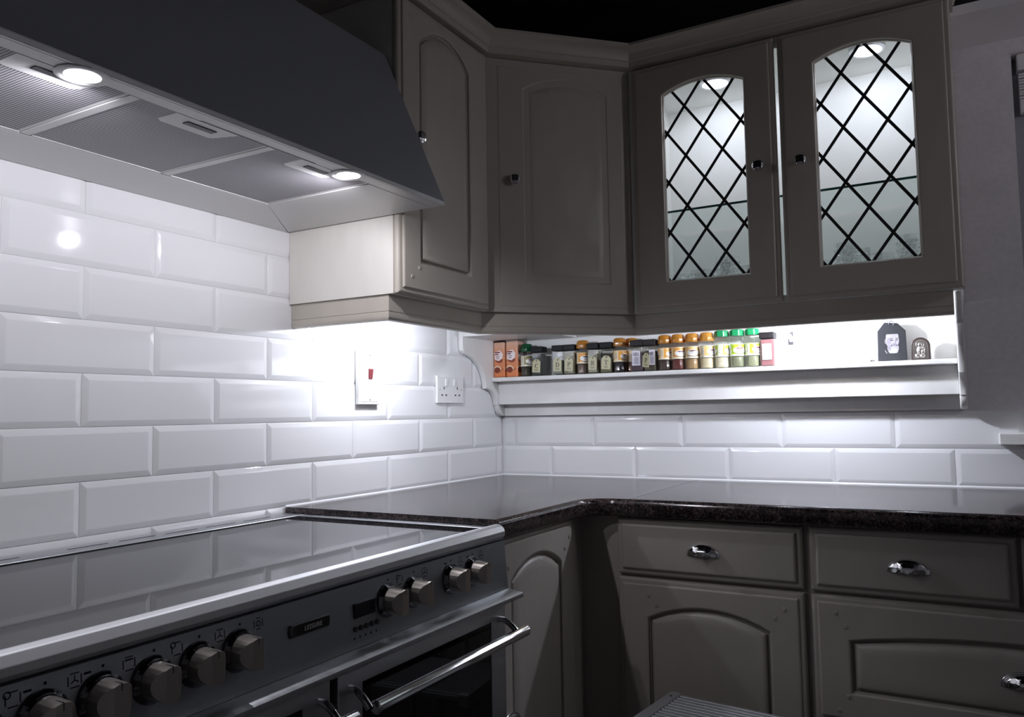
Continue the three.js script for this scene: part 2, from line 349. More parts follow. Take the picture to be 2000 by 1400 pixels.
// ------------------------------------------------------------------ wall cabinets
const CB = 1.3955, CT = 2.095, DH = 0.694;   // carcass bottom and top, door height
{
  const c = thing('wall_cabinet', 'cream wall cabinet with a solid arched door, beside the cooker hood', 'cabinet', [0, 0, 0], 0, 'cream wall cabinets');
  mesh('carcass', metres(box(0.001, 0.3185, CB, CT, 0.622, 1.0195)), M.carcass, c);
  const d = panelDoor(c, 0.3885, DH, { l: 0.082, r: 0.1, b: 0.081, ys: 0.605, sag: 0.046, pegs: [[0.042, 0.041], [0.0705, 0.064], [0.042, DH - 0.041], [0.0705, DH - 0.064]], knob: [0.059, 0.366] });
  d.position.set(0.319, CB + 0.0005, 1.0205); d.rotation.y = Math.PI / 2;
}
{
  const c = thing('corner_wall_cabinet', 'cream corner wall cabinet with a diagonal solid door', 'cabinet', [0, 0, 0], 0, 'cream wall cabinets');
  const s = poly([[0.001, -0.001], [0.001, -0.6205], [0.3185, -0.6205], [0.6205, -0.3185], [0.6205, -0.001]].reverse());
  const g = extrude(s, CT - CB); g.rotateX(-Math.PI / 2); g.translate(0, CB, 0);
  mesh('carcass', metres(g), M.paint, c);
  const d = panelDoor(c, 0.393, DH, { l: 0.092, r: 0.066, b: 0.089, ys: 0.618, sag: 0.031, knob: [0.055, 0.36] });
  const k = 0.021 / Math.SQRT2;
  d.position.set(0.3366 - k, CB + 0.0005, 0.6034 - k); d.rotation.y = Math.PI / 4;
}
const CR = 0.622;   // glazed cabinet, left side
function leadLines(ox, oy, cx, cyTop, l, r, b, ys, sag) {   // diagonal came lines clipped to the opening; nodes at cx + k*0.0503, cyTop - k*0.0695
  const c = r - l, R = (c * c / 4 + sag * sag) / (2 * sag), mx = (l + r) / 2, cy = ys + sag - R;
  const inside = (x, y) => x > l - 0.004 && x < r + 0.004 && y > b - 0.004 && (y < ys || (x - mx) ** 2 + (y - cy) ** 2 < (R + 0.004) ** 2);
  const out = [], px = 0.0503, py = 0.0695;
  for (const s of [1, -1]) for (let k = -16; k <= 16; k++) {
    if (k & 1) continue;
    let a = null, z = null;
    for (let i = -1500; i <= 1500; i++) { const t = i / 300, x = cx - ox + t * px, y = cyTop - oy + (s * t + k) * py; if (inside(x, y)) { a = a || [x, y]; z = [x, y]; } }
    if (a && Math.hypot(z[0] - a[0], z[1] - a[1]) > 0.006) out.push([a, z]);
  }
  return out;
}
{
  const c = thing('glazed_wall_cabinet', 'cream wall cabinet with two lit leaded glass doors', 'cabinet');
  const x1 = 1.4265, t = 0.018, zf = 0.3185;
  mesh('carcass', [box(CR, CR + t, CB, CT, 0.001, zf), box(x1 - t, x1, CB, CT, 0.001, zf), box(CR + t, x1 - t, CB, CB + t, 0.001, zf), box(CR + t, x1 - t, CT - 0.03, CT, 0.001, zf), box(CR + t, x1 - t, CB + t, CT - 0.03, 0.001, 0.014)].map(metres), M.inside, c);
  mesh('side_panel', metres(box(x1 + 0.0002, x1 + 0.003, CB, CT, 0.001, zf)), M.paint, c, 'cream outer side panel');
  mesh('glass_shelf', (() => { const g = new THREE.PlaneGeometry(x1 - CR - 2 * t - 0.004, 0.278); g.rotateX(-Math.PI / 2); g.translate((CR + x1) / 2, 1.6765, 0.159); return g; })(), M.greenGlass, c, 'green tinted glass shelf');
  mesh('shelf_edge', [box(CR + t + 0.002, x1 - t - 0.002, 1.6735, 1.6793, 0.2975, 0.2995)], M.greenEdge, c, 'dark green polished edge of the glass shelf');
  for (const [x, z] of [[CR + t, 0.07], [CR + t, 0.26], [x1 - t, 0.07], [x1 - t, 0.26]]) mesh('shelf_pin', (() => { const g = cyl(0.0025, 0.0025, 0.012, 10, 'x'); g.translate(x - 0.006, 1.6705, z); return g; })(), M.chrome, c);
  const w = 0.3935, xa = 0.6345, xb = 1.0355, y = CB + 0.0005, ys = 1.996 - y, b = 1.4785 - y;
  const d1 = panelDoor(c, w, DH, { glass: true, l: 0.729 - xa, r: xa + w - 0.9455, b, ys, sag: 0.024, knob: [0.982 - xa, 0.3545], lead: leadLines(xa, y, 0.7852, 1.9595, 0.729 - xa, 0.9455 - xa, b, ys, 0.024) });
  d1.position.set(xa, y, 0.319);
  const d2 = panelDoor(c, w, DH, { glass: true, l: 1.127 - xb, r: xb + w - 1.343, b, ys, sag: 0.024, knob: [1.086 - xb, 0.351], lead: leadLines(xb, y, 1.1866, 1.9595, 1.127 - xb, 1.343 - xb, b, ys, 0.024) });
  d2.position.set(xb, y, 0.319);
}
{
  const p = thing('light_pelmet', 'cream pelmet board running under all the wall cabinets', 'pelmet');
  mesh('pelmet_board', sweep([[0.0015, 1.0125], [0.300, 1.0125], [0.300, 0.617], [0.617, 0.300], [1.4055, 0.300]],
    [[-0.018, 1.3375], [-0.008, 1.3375], [-0.004, 1.3385], [-0.0012, 1.342], [0, 1.347], [0, 1.3545], [-0.0015, 1.3555], [-0.0015, 1.3575], [0, 1.3585], [0, 1.395], [-0.018, 1.395]].reverse()), M.paint, p);
  const k = thing('cornice', 'cream cornice moulding along the top of the wall cabinets', 'cornice');
  mesh('cornice_moulding', sweep([[0.0015, 1.0205], [0.339, 1.0205], [0.339, 0.632], [0.632, 0.339], [1.433, 0.339], [1.433, 0.218]],
    [[-0.03, 2.0965], [0.004, 2.0965], [0.004, 2.112], [0.008, 2.114], [0.009, 2.121], [0.015, 2.132], [0.026, 2.139], [0.032, 2.141], [0.036, 2.145], [0.036, 2.152], [-0.03, 2.152]].reverse()), M.paint, k);
}

// ------------------------------------------------------------------ lamps in and under the cabinets
function puck(name, label, x, y, z, r, candela, group, d = 0) {
  const p = thing(name, label, 'light', [x, y, z], 0, group);
  mesh('housing', lathe([[0, 0], [r + 0.008, 0], [r + 0.008, -0.008 - d], [r + 0.005, -0.0105 - d], [r, -0.0105 - d], [r - 0.001, -0.0085 - d], [0, -0.0085 - d]].reverse(), 36), M.steel, p);
  mesh('glowing_lens', lathe([[0, -0.0142 - d], [r * 0.4, -0.0138 - d], [r * 0.75, -0.0122 - d], [r - 0.0015, -0.0092 - d], [0, -0.0088 - d]], 32), M.glow, p, 'glowing white lens');
  lampGlow(p, 0, -0.0265 - d, 0, candela, 0.011, 0xe9efff, d ? 0.3 : 0, [0, -0.42]);
  return p;
}
puck('cabinet_light', 'glowing round lamp at the top of the left leaded glass door', 0.846, CT - 0.0305, 0.225, 0.036, LUM.cabinet, 'lamps inside the glazed cabinet', 0.012);
puck('cabinet_light', 'glowing round lamp at the top of the right leaded glass door', 1.2405, CT - 0.0305, 0.225, 0.036, LUM.cabinet, 'lamps inside the glazed cabinet', 0.012);
puck('under_cabinet_light', 'lamp hidden by the pelmet above the red cooker switch', 0.175, CB - 0.0005, 0.755, 0.03, LUM.left);
puck('under_cabinet_light', 'lamp hidden by the pelmet above the spice shelf', 1.06, CB - 0.0005, 0.24, 0.03, LUM.right);

// ------------------------------------------------------------------ drinking glasses on the cabinet floor
{
  const make = (h, r, label, lab2) => {
    const t = thing('drinking_glass', label, 'glass', [0, 0, 0], 0, 'cut crystal glasses in the glazed cabinet');
    const pts = [[0, 0.0005], [r * 0.74, 0.0005], [r * 0.78, 0.003], [r * 0.80, h * 0.25], [r * 0.92, h * 0.5], [r, h], [r - 0.0016, h], [r * 0.92 - 0.0022, h * 0.5], [r * 0.76, h * 0.2], [r * 0.6, 0.012], [0, 0.012]];
    const g = new THREE.LatheGeometry(pts.map(([a, b]) => V2(a, b)), 14); mesh('bowl', toCreasedNormals(g, 0.2), M.crystal, t);
    const cuts = [];
    for (let i = 0; i < 16; i++) for (let k = 0; k < 6; k++) { const a = (i + (k % 2) * 0.5) / 16 * 6.2832, v = 0.2 + 0.135 * k, y = h * v, rr = r * (v < 0.5 ? 0.8 + 0.24 * v : 0.92 + 0.16 * (v - 0.5)) * 0.985; const o = new THREE.OctahedronGeometry(0.0062); o.scale(1, 0.62, 0.42); o.rotateX((rnd() - 0.5) * 0.5); o.rotateY((rnd() - 0.5) * 0.6); o.translate(0, 0, rr); o.rotateY(a); o.translate(0, y, 0); cuts.push(o); }
    mesh('cut_pattern', cuts, M.cutFacet, t);
    return t;
  };
  const y = CB + 0.0185;
  const tall = make(0.132, 0.033, 'x'), short = make(0.098, 0.037, 'x');
  const spots = [[0.715, 0.20, 1, 'first cut crystal tumbler from the left behind the left leaded door'], [0.79, 0.235, 1, 'second cut crystal tumbler from the left behind the left leaded door'], [0.862, 0.22, 0, 'tall cut crystal glass behind the middle of the left leaded door'], [0.935, 0.23, 1, 'rightmost cut crystal tumbler behind the left leaded door'], [0.825, 0.115, 0, 'tall crystal glass at the back behind the left leaded door'],
    [1.09, 0.20, 1, 'first cut crystal tumbler from the left behind the right leaded door'], [1.172, 0.225, 0, 'tall cut crystal glass glinting at left behind the right leaded door'], [1.245, 0.21, 1, 'low crystal tumbler behind the middle of the right leaded door'], [1.318, 0.235, 0, 'tall cut crystal glass glinting at right behind the right leaded door'], [1.372, 0.17, 0, 'rightmost tall crystal glass behind the right leaded door'], [1.21, 0.115, 0, 'tall crystal glass at the back behind the right leaded door']];
  let used = [false, false];
  for (const [x, z, kind, label] of spots) {
    const src = kind ? short : tall; let o = src;
    if (used[kind]) { o = src.clone(); o.name = numbered('drinking_glass'); scene.add(o); o.userData = { ...src.userData }; }
    used[kind] = true; o.userData.label = label; o.position.set(x, y, z); o.rotation.y = rnd() * 6;
  }
}

// ------------------------------------------------------------------ spice shelf unit
{
  const s = thing('wall_shelf', 'long cream spice shelf with shaped bracket ends under the cabinets', 'shelf');
  const prof = [[0.001, 1.394], [0.281, 1.394], [0.281, 1.34], [0.2775, 1.328], [0.268, 1.3195], [0.255, 1.3165], [0.236, 1.3125], [0.214, 1.306], [0.193, 1.2955], [0.173, 1.281], [0.158, 1.2655], [0.147, 1.247], [0.1405, 1.226], [0.138, 1.2075], [0.129, 1.2065], [0.113, 1.2045], [0.098, 1.199], [0.085, 1.190], [0.0755, 1.178], [0.070, 1.163], [0.0685, 1.152], [0.062, 1.150], [0.0615, 1.146], [0.058, 1.135], [0.048, 1.123], [0.034, 1.1165], [0.018, 1.1145], [0.001, 1.1145]];
  const bracket = () => { const g = extrude(poly(prof.map(([z, y]) => [-z, y]).reverse().reverse()), 0.0175, 0.004, 0.004, 3); g.rotateY(Math.PI / 2); return g; };   // local -x -> z
  for (const x of [0.0012, 1.4062]) { const g = bracket(); g.translate(x, 0, 0); mesh('bracket', metres(g), M.white, s); }
  mesh('shelf_board', metres(box(0.0188, 1.406, 1.2312, 1.245, 0.0012, 0.101, 0.003)), M.white, s);
  mesh('apron', metres(box(0.0188, 1.406, 1.1535, 1.2309, 0.040, 0.0565, 0.002)), M.white, s);
  mesh('back_panel', metres(box(0.0188, 1.406, 1.1145, 1.3945, 0.0008, 0.0145)), M.white, s);
  mesh('top_rail', metres(box(0.0188, 0.30, 1.372, 1.3945, 0.0148, 0.28)), M.white, s);
}

// ------------------------------------------------------------------ spice jars. Their print is drawn on label textures; illegible text stays as strokes
const scrawl = (c, x, y, w, n, lh, col) => { c.strokeStyle = col; c.lineWidth = lh * 0.42; for (let i = 0; i < n; i++) { c.beginPath(); const ww = w * (0.6 + 0.4 * rnd()); for (let k = 0; k <= 8; k++) { const px = x - ww / 2 + ww * k / 8; c.lineTo(px, y + i * lh + (rnd() - 0.5) * lh * 0.2); } c.stroke(); } };
function ovalLabel(base, edge, side) {
  return canvasTexture(512, 256, (c) => {
    c.fillStyle = base; c.fillRect(0, 0, 512, 256); c.fillStyle = edge; c.fillRect(0, 216, 512, 40); c.fillRect(0, 0, 512, 10);
    for (const cx of [150, 406]) {
      c.fillStyle = 'rgba(70,60,30,0.75)'; c.beginPath(); c.ellipse(cx + 4, 150, 82, 72, 0.1, 0, 7); c.fill();
      c.fillStyle = '#f4f1ea'; c.beginPath(); c.ellipse(cx, 136, 80, 70, 0, 0, 7); c.fill();
      c.fillStyle = '#5c1420'; c.beginPath(); c.ellipse(cx, 96, 48, 13, -0.05, 0, 7); c.fill();
      scrawl(c, cx, 124, 84, 1, 18, '#333'); scrawl(c, cx, 148, 66, 2, 14, '#888');
    }
    c.fillStyle = side; c.fillRect(240, 20, 60, 190); scrawl(c, 270, 50, 44, 9, 16, '#999');
  });
}
const LBL = {
  orange: ovalLabel('#e0a04a', '#efe2c4', '#f1dcb0'), cream: ovalLabel('#e6c27a', '#f2ead6', '#f4ead0'), lime: ovalLabel('#b4d234', '#f4f4e6', '#f0f4d8'), green: ovalLabel('#8a8458', '#e6e2d0', '#e2dec8'),
  tube: canvasTexture(256, 640, (c) => {
    const g = c.createLinearGradient(0, 0, 0, 640); g.addColorStop(0, '#d9b09a'); g.addColorStop(0.35, '#d58f68'); g.addColorStop(1, '#d67a46'); c.fillStyle = g; c.fillRect(0, 0, 256, 640);
    c.fillStyle = '#8a3c22'; c.beginPath(); c.ellipse(118, 318, 96, 62, 0.2, 0, 7); c.fill();
    c.fillStyle = '#efe3e2'; c.beginPath(); c.moveTo(20, 180); c.lineTo(150, 150); c.lineTo(215, 215); c.lineTo(205, 300); c.lineTo(120, 345); c.lineTo(25, 320); c.closePath(); c.fill();
    c.fillStyle = '#6c1a26'; c.fillRect(28, 176, 120, 22); c.fillRect(28, 212, 84, 20); scrawl(c, 90, 256, 100, 3, 22, '#75636a');
    c.fillStyle = '#f0d9c0'; c.beginPath(); c.ellipse(84, 500, 84, 66, 0, 0, 7); c.fill(); c.fillStyle = '#7a2f12'; c.beginPath(); c.ellipse(80, 512, 72, 56, 0, 0, 7); c.fill();
    c.strokeStyle = '#8c4a24'; c.lineWidth = 14; c.beginPath(); c.moveTo(130, 545); c.lineTo(226, 490); c.stroke();
  }),
  barcode: canvasTexture(128, 256, (c) => { c.fillStyle = '#ded8e4'; c.fillRect(0, 0, 128, 256); c.fillStyle = '#4a4656'; for (let x = 14, k = 0; x < 110; k++) { const w = 2 + Math.floor(rnd() * 6); c.fillRect(x, 30, w, 60); x += w + 2 + rnd() * 6; } scrawl(c, 64, 120, 90, 7, 17, '#77718a'); }),
  blank: canvasTexture(64, 128, (c) => { c.fillStyle = '#f3e6e6'; c.fillRect(0, 0, 64, 128); }),
};
const tagMaps = {};
function tagMap(letter) {
  return (tagMaps[letter] ||= canvasTexture(160, 224, (c) => {
    c.fillStyle = '#bdb894'; c.fillRect(0, 0, 160, 224); for (let i = 0; i < 500; i++) { c.fillStyle = `rgba(90,84,50,${0.1 * rnd()})`; c.fillRect(rnd() * 160, rnd() * 224, 3, 2); }
    c.fillStyle = '#3c3a26'; c.font = 'bold 104px serif'; c.textAlign = 'center'; c.fillText(letter, 80, 150);
    scrawl(c, 80, 176, 100, 2, 16, '#5a563a'); c.fillStyle = '#1c1c18'; c.beginPath(); c.ellipse(80, 32, 10, 10, 0, 0, 7); c.fill();
  }));
}
const mats = new Map();
const mapMat = (t) => { if (!mats.has(t)) mats.set(t, std(0xffffff, 0.45, { map: t })); return mats.get(t); };
const colMat = (c, r = 0.35, o = {}) => { const k = c + '/' + r + JSON.stringify(o); if (!mats.has(k)) mats.set(k, phys(new THREE.Color(c), r, o)); return mats.get(k); };
const planeMap = (w, h, map) => new THREE.PlaneGeometry(w, h);
function tagGeometry(w, h) {   // luggage-tag outline with clipped top corners
  const c = 0.3 * w, s = poly([[-w / 2, 0], [w / 2, 0], [w / 2, h - c], [w / 2 - c, h], [-w / 2 + c, h], [-w / 2, h - c]]);
  const g = extrude(s, 0.0006), p = g.attributes.position, uv = g.attributes.uv;
  for (let i = 0; i < p.count; i++) uv.setXY(i, (p.getX(i) + w / 2) / w, p.getY(i) / h);
  return g;
}
const GROUP = 'spice jars on the cream shelf', SHELF = 1.2453;
function squareJar(x, z, o) {   // cap black; o: label, w, h, fill, content, tag, tilt, barcode, turn
  const w = o.w || 0.041, h = o.h || 0.0985, capH = o.capH || 0.019;
  const t = thing('spice_jar', o.label, 'jar', [x, SHELF, z], o.turn || 0, GROUP);
  mesh('jar_body', box(-w / 2, w / 2, 0.0005, h - capH + 0.0015, -w / 2, w / 2, 0.005), o.print ? mapMat(o.print) : M.jarGlass, t, o.print ? 'printed orange wrap' : undefined);
  if (!o.print) mesh('spice', box(-w / 2 + 0.0022, w / 2 - 0.0022, 0.0025, (h - capH) * (o.fill || 0.8), -w / 2 + 0.0022, w / 2 - 0.0022, 0.004), colMat(o.content || '#4a5240', 0.9), t);
  mesh('cap', [box(-w / 2 - 0.0004, w / 2 + 0.0004, h - capH, h, -w / 2 - 0.0004, w / 2 + 0.0004, 0.0025)], o.cap ? colMat(o.cap, 0.5, { specularIntensity: 0.5 }) : colMat('#08090b', 0.55, { specularIntensity: 0.5 }), t);
  if (o.barcode) { const g = new THREE.BoxGeometry(o.barcode, 0.046, 0.0005); g.translate(o.bx || 0, 0.042, w / 2 + 0.0004); mesh('label_sticker', g, mapMat(o.blank ? LBL.blank : LBL.barcode), t); }
  if (o.tag) { const g = tagGeometry(0.03, 0.044); g.rotateZ(o.tilt || 0); g.rotateY(o.yaw || 0); g.translate(o.tx || 0, 0.012, w / 2 + (o.yaw ? 0.012 : 0.001)); mesh('paper_tag', g, mapMat(tagMap(o.tag)), t, `kraft paper tag with the letter ${o.tag}`);
    mesh('string', tube([[0.002 + (o.tx || 0), 0.05, w / 2 + 0.002], [w / 4, 0.058, w / 2 + 0.003], [w / 2 + 0.001, 0.061, w / 4], [w / 2 + 0.001, 0.066, -w / 4]], 0.0006, 12, 5), colMat('#3a382c', 0.9), t); }
  return t;
}
function roundJar(x, z, o) {
  const r = o.r || 0.0215, t = thing('spice_jar', o.label, 'jar', [x, SHELF, z], 0, GROUP);
  mesh('jar_body', lathe([[0, 0.0005], [r - 0.003, 0.0005], [r, 0.004], [r, 0.032], [r - 0.0012, 0.034], [r - 0.0012, 0.07], [r, 0.0725], [r - 0.001, 0.078], [r - 0.0035, 0.083], [r - 0.0035, 0.088]], 32), M.jarGlass, t);
  mesh('spice', lathe([[0, 0.0025], [r - 0.0045, 0.0025], [r - 0.0024, 0.005], [r - 0.0024, o.fill || 0.032], [0, (o.fill || 0.032) + 0.003]], 28), colMat(o.content, 0.9), t);
  const lg = new THREE.CylinderGeometry(r - 0.0006, r - 0.0006, 0.0355, 40, 1, true); lg.rotateY(o.turn || 0); lg.translate(0, 0.052, 0);
  mesh('label_wrap', lg, mapMat(LBL[o.print]), t, 'printed paper label');
  const top = o.flatCap ? [[0, 0.112], [r - 0.003, 0.112], [r, 0.109], [r, 0.0945], [r - 0.001, 0.0935], [0, 0.0935]] : [[0, 0.1105], [r * 0.55, 0.1105], [r * 0.8, 0.1085], [r * 0.92, 0.104], [r * 0.95, 0.096], [r, 0.0945], [r, 0.085], [r - 0.001, 0.0835], [0, 0.0835]];
  mesh('cap', lathe(top.reverse(), 36), colMat(o.cap, 0.22, o.clear ? { transmission: 0.35, thickness: 0 } : {}), t);
  return t;
}
const JZ = 0.067, gold = '#c98a38';
squareJar(0.0425, JZ, { w: 0.045, h: 0.125, capH: 0.005, print: LBL.tube, cap: '#2b1c1c', label: 'leftmost tall orange printed spice tube with a dark lid' });
squareJar(0.0915, JZ, { w: 0.045, h: 0.1255, capH: 0.005, print: LBL.tube, cap: '#8d8078', label: 'second tall orange printed spice tube, next to the dark green cap' });
roundJar(0.138, JZ, { print: 'green', content: '#3c3a2c', cap: '#0d4a2c', label: 'round herb jar with a dark green cap at the shelf left end', turn: 2.6 });
squareJar(0.184, JZ, { tag: 'C', tilt: -0.06, content: '#343a38', fill: 0.93, label: 'square black capped jar with paper tag letter C' });
squareJar(0.2625, JZ, { tag: 'D', tilt: -0.03, content: '#666c5c', fill: 0.62, label: 'square black capped jar with paper tag letter D' });
squareJar(0.3035, JZ, { tag: 'P', tilt: -0.05, content: '#7a7458', fill: 0.92, label: 'square black capped jar with a P tag beside the D jar' });
roundJar(0.3462, JZ, { print: 'orange', content: '#6d5a50', cap: gold, label: 'round gold capped jar standing between tagged jars P and R', turn: 2.2, clear: true });
squareJar(0.389, JZ, { tag: 'R', tilt: -0.05, content: '#6d6a50', fill: 0.92, turn: -0.06, label: 'square black capped jar with paper tag letter R' });
squareJar(0.4315, JZ, { tag: 'T', tilt: -0.07, content: '#75725a', fill: 0.55, turn: 0.11, label: 'square black capped jar with paper tag letter T' });
roundJar(0.4745, JZ, { print: 'orange', content: '#2e2428', cap: gold, label: 'round gold capped jar just right of the T jar', turn: 2.7, clear: true });
roundJar(0.503, 0.037, { print: 'orange', content: '#8a5440', cap: gold, label: 'round gold capped jar half hidden behind black capped jars', turn: 2.9, clear: true });
squareJar(0.5385, 0.0745, { w: 0.0395, barcode: 0.027, content: '#4a3a42', cap: '#120c0c', fill: 0.75, label: 'square black capped jar with a pale barcode label facing out' });
squareJar(0.5795, 0.071, { w: 0.0385, barcode: 0.018, bx: 0.009, tag: 'P', tx: -0.008, yaw: -0.5, tilt: -0.1, content: '#4c4638', cap: '#120c0c', fill: 0.8, label: 'square black capped jar with angled P tag over a barcode label' });
roundJar(0.6225, JZ, { print: 'orange', content: '#3c2c24', cap: '#cf8c34', label: 'first of four gold capped jars in a row, nearest the barcode jars', turn: 2.75, clear: true });
roundJar(0.6645, JZ, { print: 'orange', content: '#5a2420', cap: '#d2903a', label: 'second of four gold capped jars, holding dark red spice', turn: 2.05, clear: true });
roundJar(0.7085, JZ, { print: 'cream', content: '#a98a62', cap: '#d6963e', label: 'third of four gold capped jars, with tan spice', turn: 1.7, clear: true });
roundJar(0.7535, JZ, { print: 'cream', content: '#d2c4a2', cap: '#d89a44', label: 'fourth gold capped jar, beside the bright green caps', turn: 2.5, clear: true });
roundJar(0.7985, JZ, { print: 'lime', content: '#cfc6aa', cap: '#0f7a48', flatCap: true, label: 'first bright green capped jar with lime label, beside the gold caps', turn: 2.95 });
roundJar(0.8435, JZ, { print: 'lime', content: '#6e7058', cap: '#0f7a48', flatCap: true, label: 'middle of the three bright green capped jars', turn: 1.9 });
roundJar(0.888, JZ, { print: 'lime', content: '#787a60', cap: '#0f7a48', flatCap: true, label: 'third bright green capped jar, beside the reddish square jar', turn: 2.4 });
squareJar(0.9315, JZ, { w: 0.041, barcode: 0.026, blank: true, content: '#7c5052', cap: '#100c0e', fill: 0.98, label: 'square jar of reddish spice with blank white label, row right end' });

// ------------------------------------------------------------------ keepsakes on the shelf
{
  const face = canvasTexture(256, 320, (c) => {   // monochrome print of a bearded man
    c.fillStyle = '#15161b'; c.fillRect(0, 0, 256, 320); c.translate(128, 150); c.scale(1.22, 1.2); c.translate(-134, -156);
    const blob = (x, y, rx, ry, col, a = 0) => { c.fillStyle = col; c.beginPath(); c.ellipse(x, y, rx, ry, a, 0, 7); c.fill(); };
    blob(150, 330, 150, 74, '#2c2d35'); c.strokeStyle = '#c8c3cc'; c.lineWidth = 12; c.beginPath(); c.moveTo(14, 232); c.lineTo(60, 300); c.lineTo(96, 320); c.stroke();
    blob(42, 130, 20, 34, '#8f8890'); blob(142, 118, 98, 116, '#d6ced6'); blob(142, 60, 92, 60, '#e2dbe2');
    blob(90, 140, 34, 60, '#b8b0ba'); blob(150, 226, 84, 74, '#cbc6ce'); blob(150, 262, 70, 48, '#e6e2e8'); blob(96, 222, 26, 40, '#b3adb6');
    c.strokeStyle = '#544c56'; c.lineWidth = 10; c.beginPath(); c.moveTo(106, 98); c.quadraticCurveTo(132, 80, 160, 94); c.moveTo(186, 94); c.quadraticCurveTo(208, 80, 228, 98); c.stroke();
    blob(134, 114, 24, 9, '#5d555f'); blob(206, 112, 18, 8, '#5d555f'); blob(134, 113, 7, 6, '#1d1a20'); blob(206, 111, 6, 5, '#1d1a20');
    c.strokeStyle = '#8d858f'; c.lineWidth = 8; c.beginPath(); c.moveTo(178, 106); c.quadraticCurveTo(198, 150, 186, 168); c.quadraticCurveTo(170, 178, 156, 166); c.stroke();
    blob(168, 186, 56, 15, '#a59ea8'); c.strokeStyle = '#443c46'; c.lineWidth = 9; c.beginPath(); c.moveTo(120, 192); c.quadraticCurveTo(166, 218, 214, 186); c.stroke(); blob(168, 202, 34, 6, '#d9d3da');
    for (let i = 0; i < 260; i++) { const x = 78 + rnd() * 150, y = 196 + rnd() * 110; c.strokeStyle = rnd() > 0.5 ? 'rgba(255,255,255,0.35)' : 'rgba(90,82,94,0.35)'; c.lineWidth = 1.6; c.beginPath(); c.moveTo(x, y); c.lineTo(x + (rnd() - 0.5) * 8, y + 8 + rnd() * 8); c.stroke(); }
    for (let i = 0; i < 5; i++) { c.strokeStyle = 'rgba(120,110,124,0.5)'; c.lineWidth = 3; c.beginPath(); c.moveTo(86 + i * 4, 40 + i * 9); c.quadraticCurveTo(150, 26 + i * 9, 214 - i * 3, 42 + i * 9); c.stroke(); }
  });
  const p = thing('photo_plaque', 'dark slate plaque with clipped corners and a bearded man portrait', 'plaque', [1.2535, SHELF, 0.055], 0.05);
  p.rotation.x = -0.07;
  mesh('slate', extrude(poly([[-0.0355, 0], [0.036, 0], [0.0345, 0.082], [0.0155, 0.1035], [-0.0165, 0.1065], [-0.0345, 0.083]]), 0.009, 0.0015, 0.0015, 2), std(rgb(0.009, 0.010, 0.014), 0.7), p);
  const g = new THREE.BoxGeometry(0.035, 0.052, 0.0006); g.translate(0.0, 0.0475, 0.0093); mesh('portrait_print', g, std(rgb(0.44, 0.44, 0.46), 0.6, { map: face }), p, 'monochrome portrait print of a smiling bearded man');
  mesh('hanging_loop', tube([[-0.006, 0.1, 0.011], [-0.003, 0.108, 0.011], [0.003, 0.109, 0.009], [0.0065, 0.103, 0.01], [0.005, 0.097, 0.0105]], 0.0013, 20, 6), colMat('#77747c', 0.6), p);

  const k = thing('religious_icon', 'small arched dark wood icon with a silver relief figure', 'icon', [1.3225, SHELF, 0.055], -0.06);
  const arch = (w, h0) => { const s = new THREE.Shape(); s.moveTo(-w, 0); s.lineTo(w, 0); s.lineTo(w, h0); s.absarc(0, h0, w, 0, Math.PI, false); s.lineTo(-w, 0); return s; };
  mesh('wooden_frame', extrude(arch(0.0228, 0.038), 0.010, 0.0018, 0.0018, 3, 24), std(rgb(0.03, 0.016, 0.012), 0.4), k);
  const relief = [extrude(arch(0.0182, 0.033), 0.0012, 0.0004, 0.0004, 1, 24)]; relief[0].translate(0, 0.0045, 0.0098);
  const bump = (x, y, rx, ry, rz) => { const s = new THREE.SphereGeometry(1, 14, 10); s.scale(rx, ry, rz); s.translate(x, y, 0.0108); relief.push(s); };
  bump(-0.001, 0.041, 0.0055, 0.0062, 0.003); bump(0.001, 0.026, 0.0105, 0.013, 0.0028); bump(0.0065, 0.0325, 0.0036, 0.004, 0.004); bump(0.0055, 0.022, 0.0052, 0.0085, 0.0042); bump(-0.0075, 0.0125, 0.0065, 0.006, 0.0035); bump(0.0045, 0.0115, 0.007, 0.005, 0.004); bump(-0.003, 0.026, 0.0028, 0.0095, 0.004);
  for (const [x, y, r] of [[-0.001, 0.0415, 0.0092], [0.0065, 0.033, 0.0056]]) { const t = new THREE.TorusGeometry(r, 0.0008, 6, 28); t.translate(x, y, 0.011); relief.push(t); }
  mesh('silver_relief', relief, std(rgb(0.45, 0.42, 0.40), 0.3, { metalness: 1 }), k, 'embossed silver relief of a mother and child');

  const card = thing('photo_card', 'tiny monochrome photo stuck on the white panel above the shelf', 'photo', [0.9853, 1.329, 0.0150]);
  mesh('photo_print', box(-0.0075, 0.0075, -0.0205, 0.0205, 0, 0.0006), mapMat(canvasTexture(96, 256, (c) => { c.fillStyle = '#9c98a0'; c.fillRect(0, 0, 96, 256); c.fillStyle = '#26242a'; c.fillRect(0, 150, 30, 106); c.fillRect(60, 20, 36, 80); c.fillRect(30, 200, 66, 56); c.fillStyle = '#d8d4da'; c.beginPath(); c.ellipse(46, 80, 24, 34, 0, 0, 7); c.fill(); c.fillStyle = '#3c3a40'; c.fillRect(34, 70, 24, 6); c.fillRect(40, 96, 16, 5); c.beginPath(); c.ellipse(46, 48, 24, 14, 0, 0, 7); c.fill(); c.fillStyle = '#bdb8c0'; c.beginPath(); c.ellipse(50, 160, 26, 40, 0, 0, 7); c.fill(); })), card);
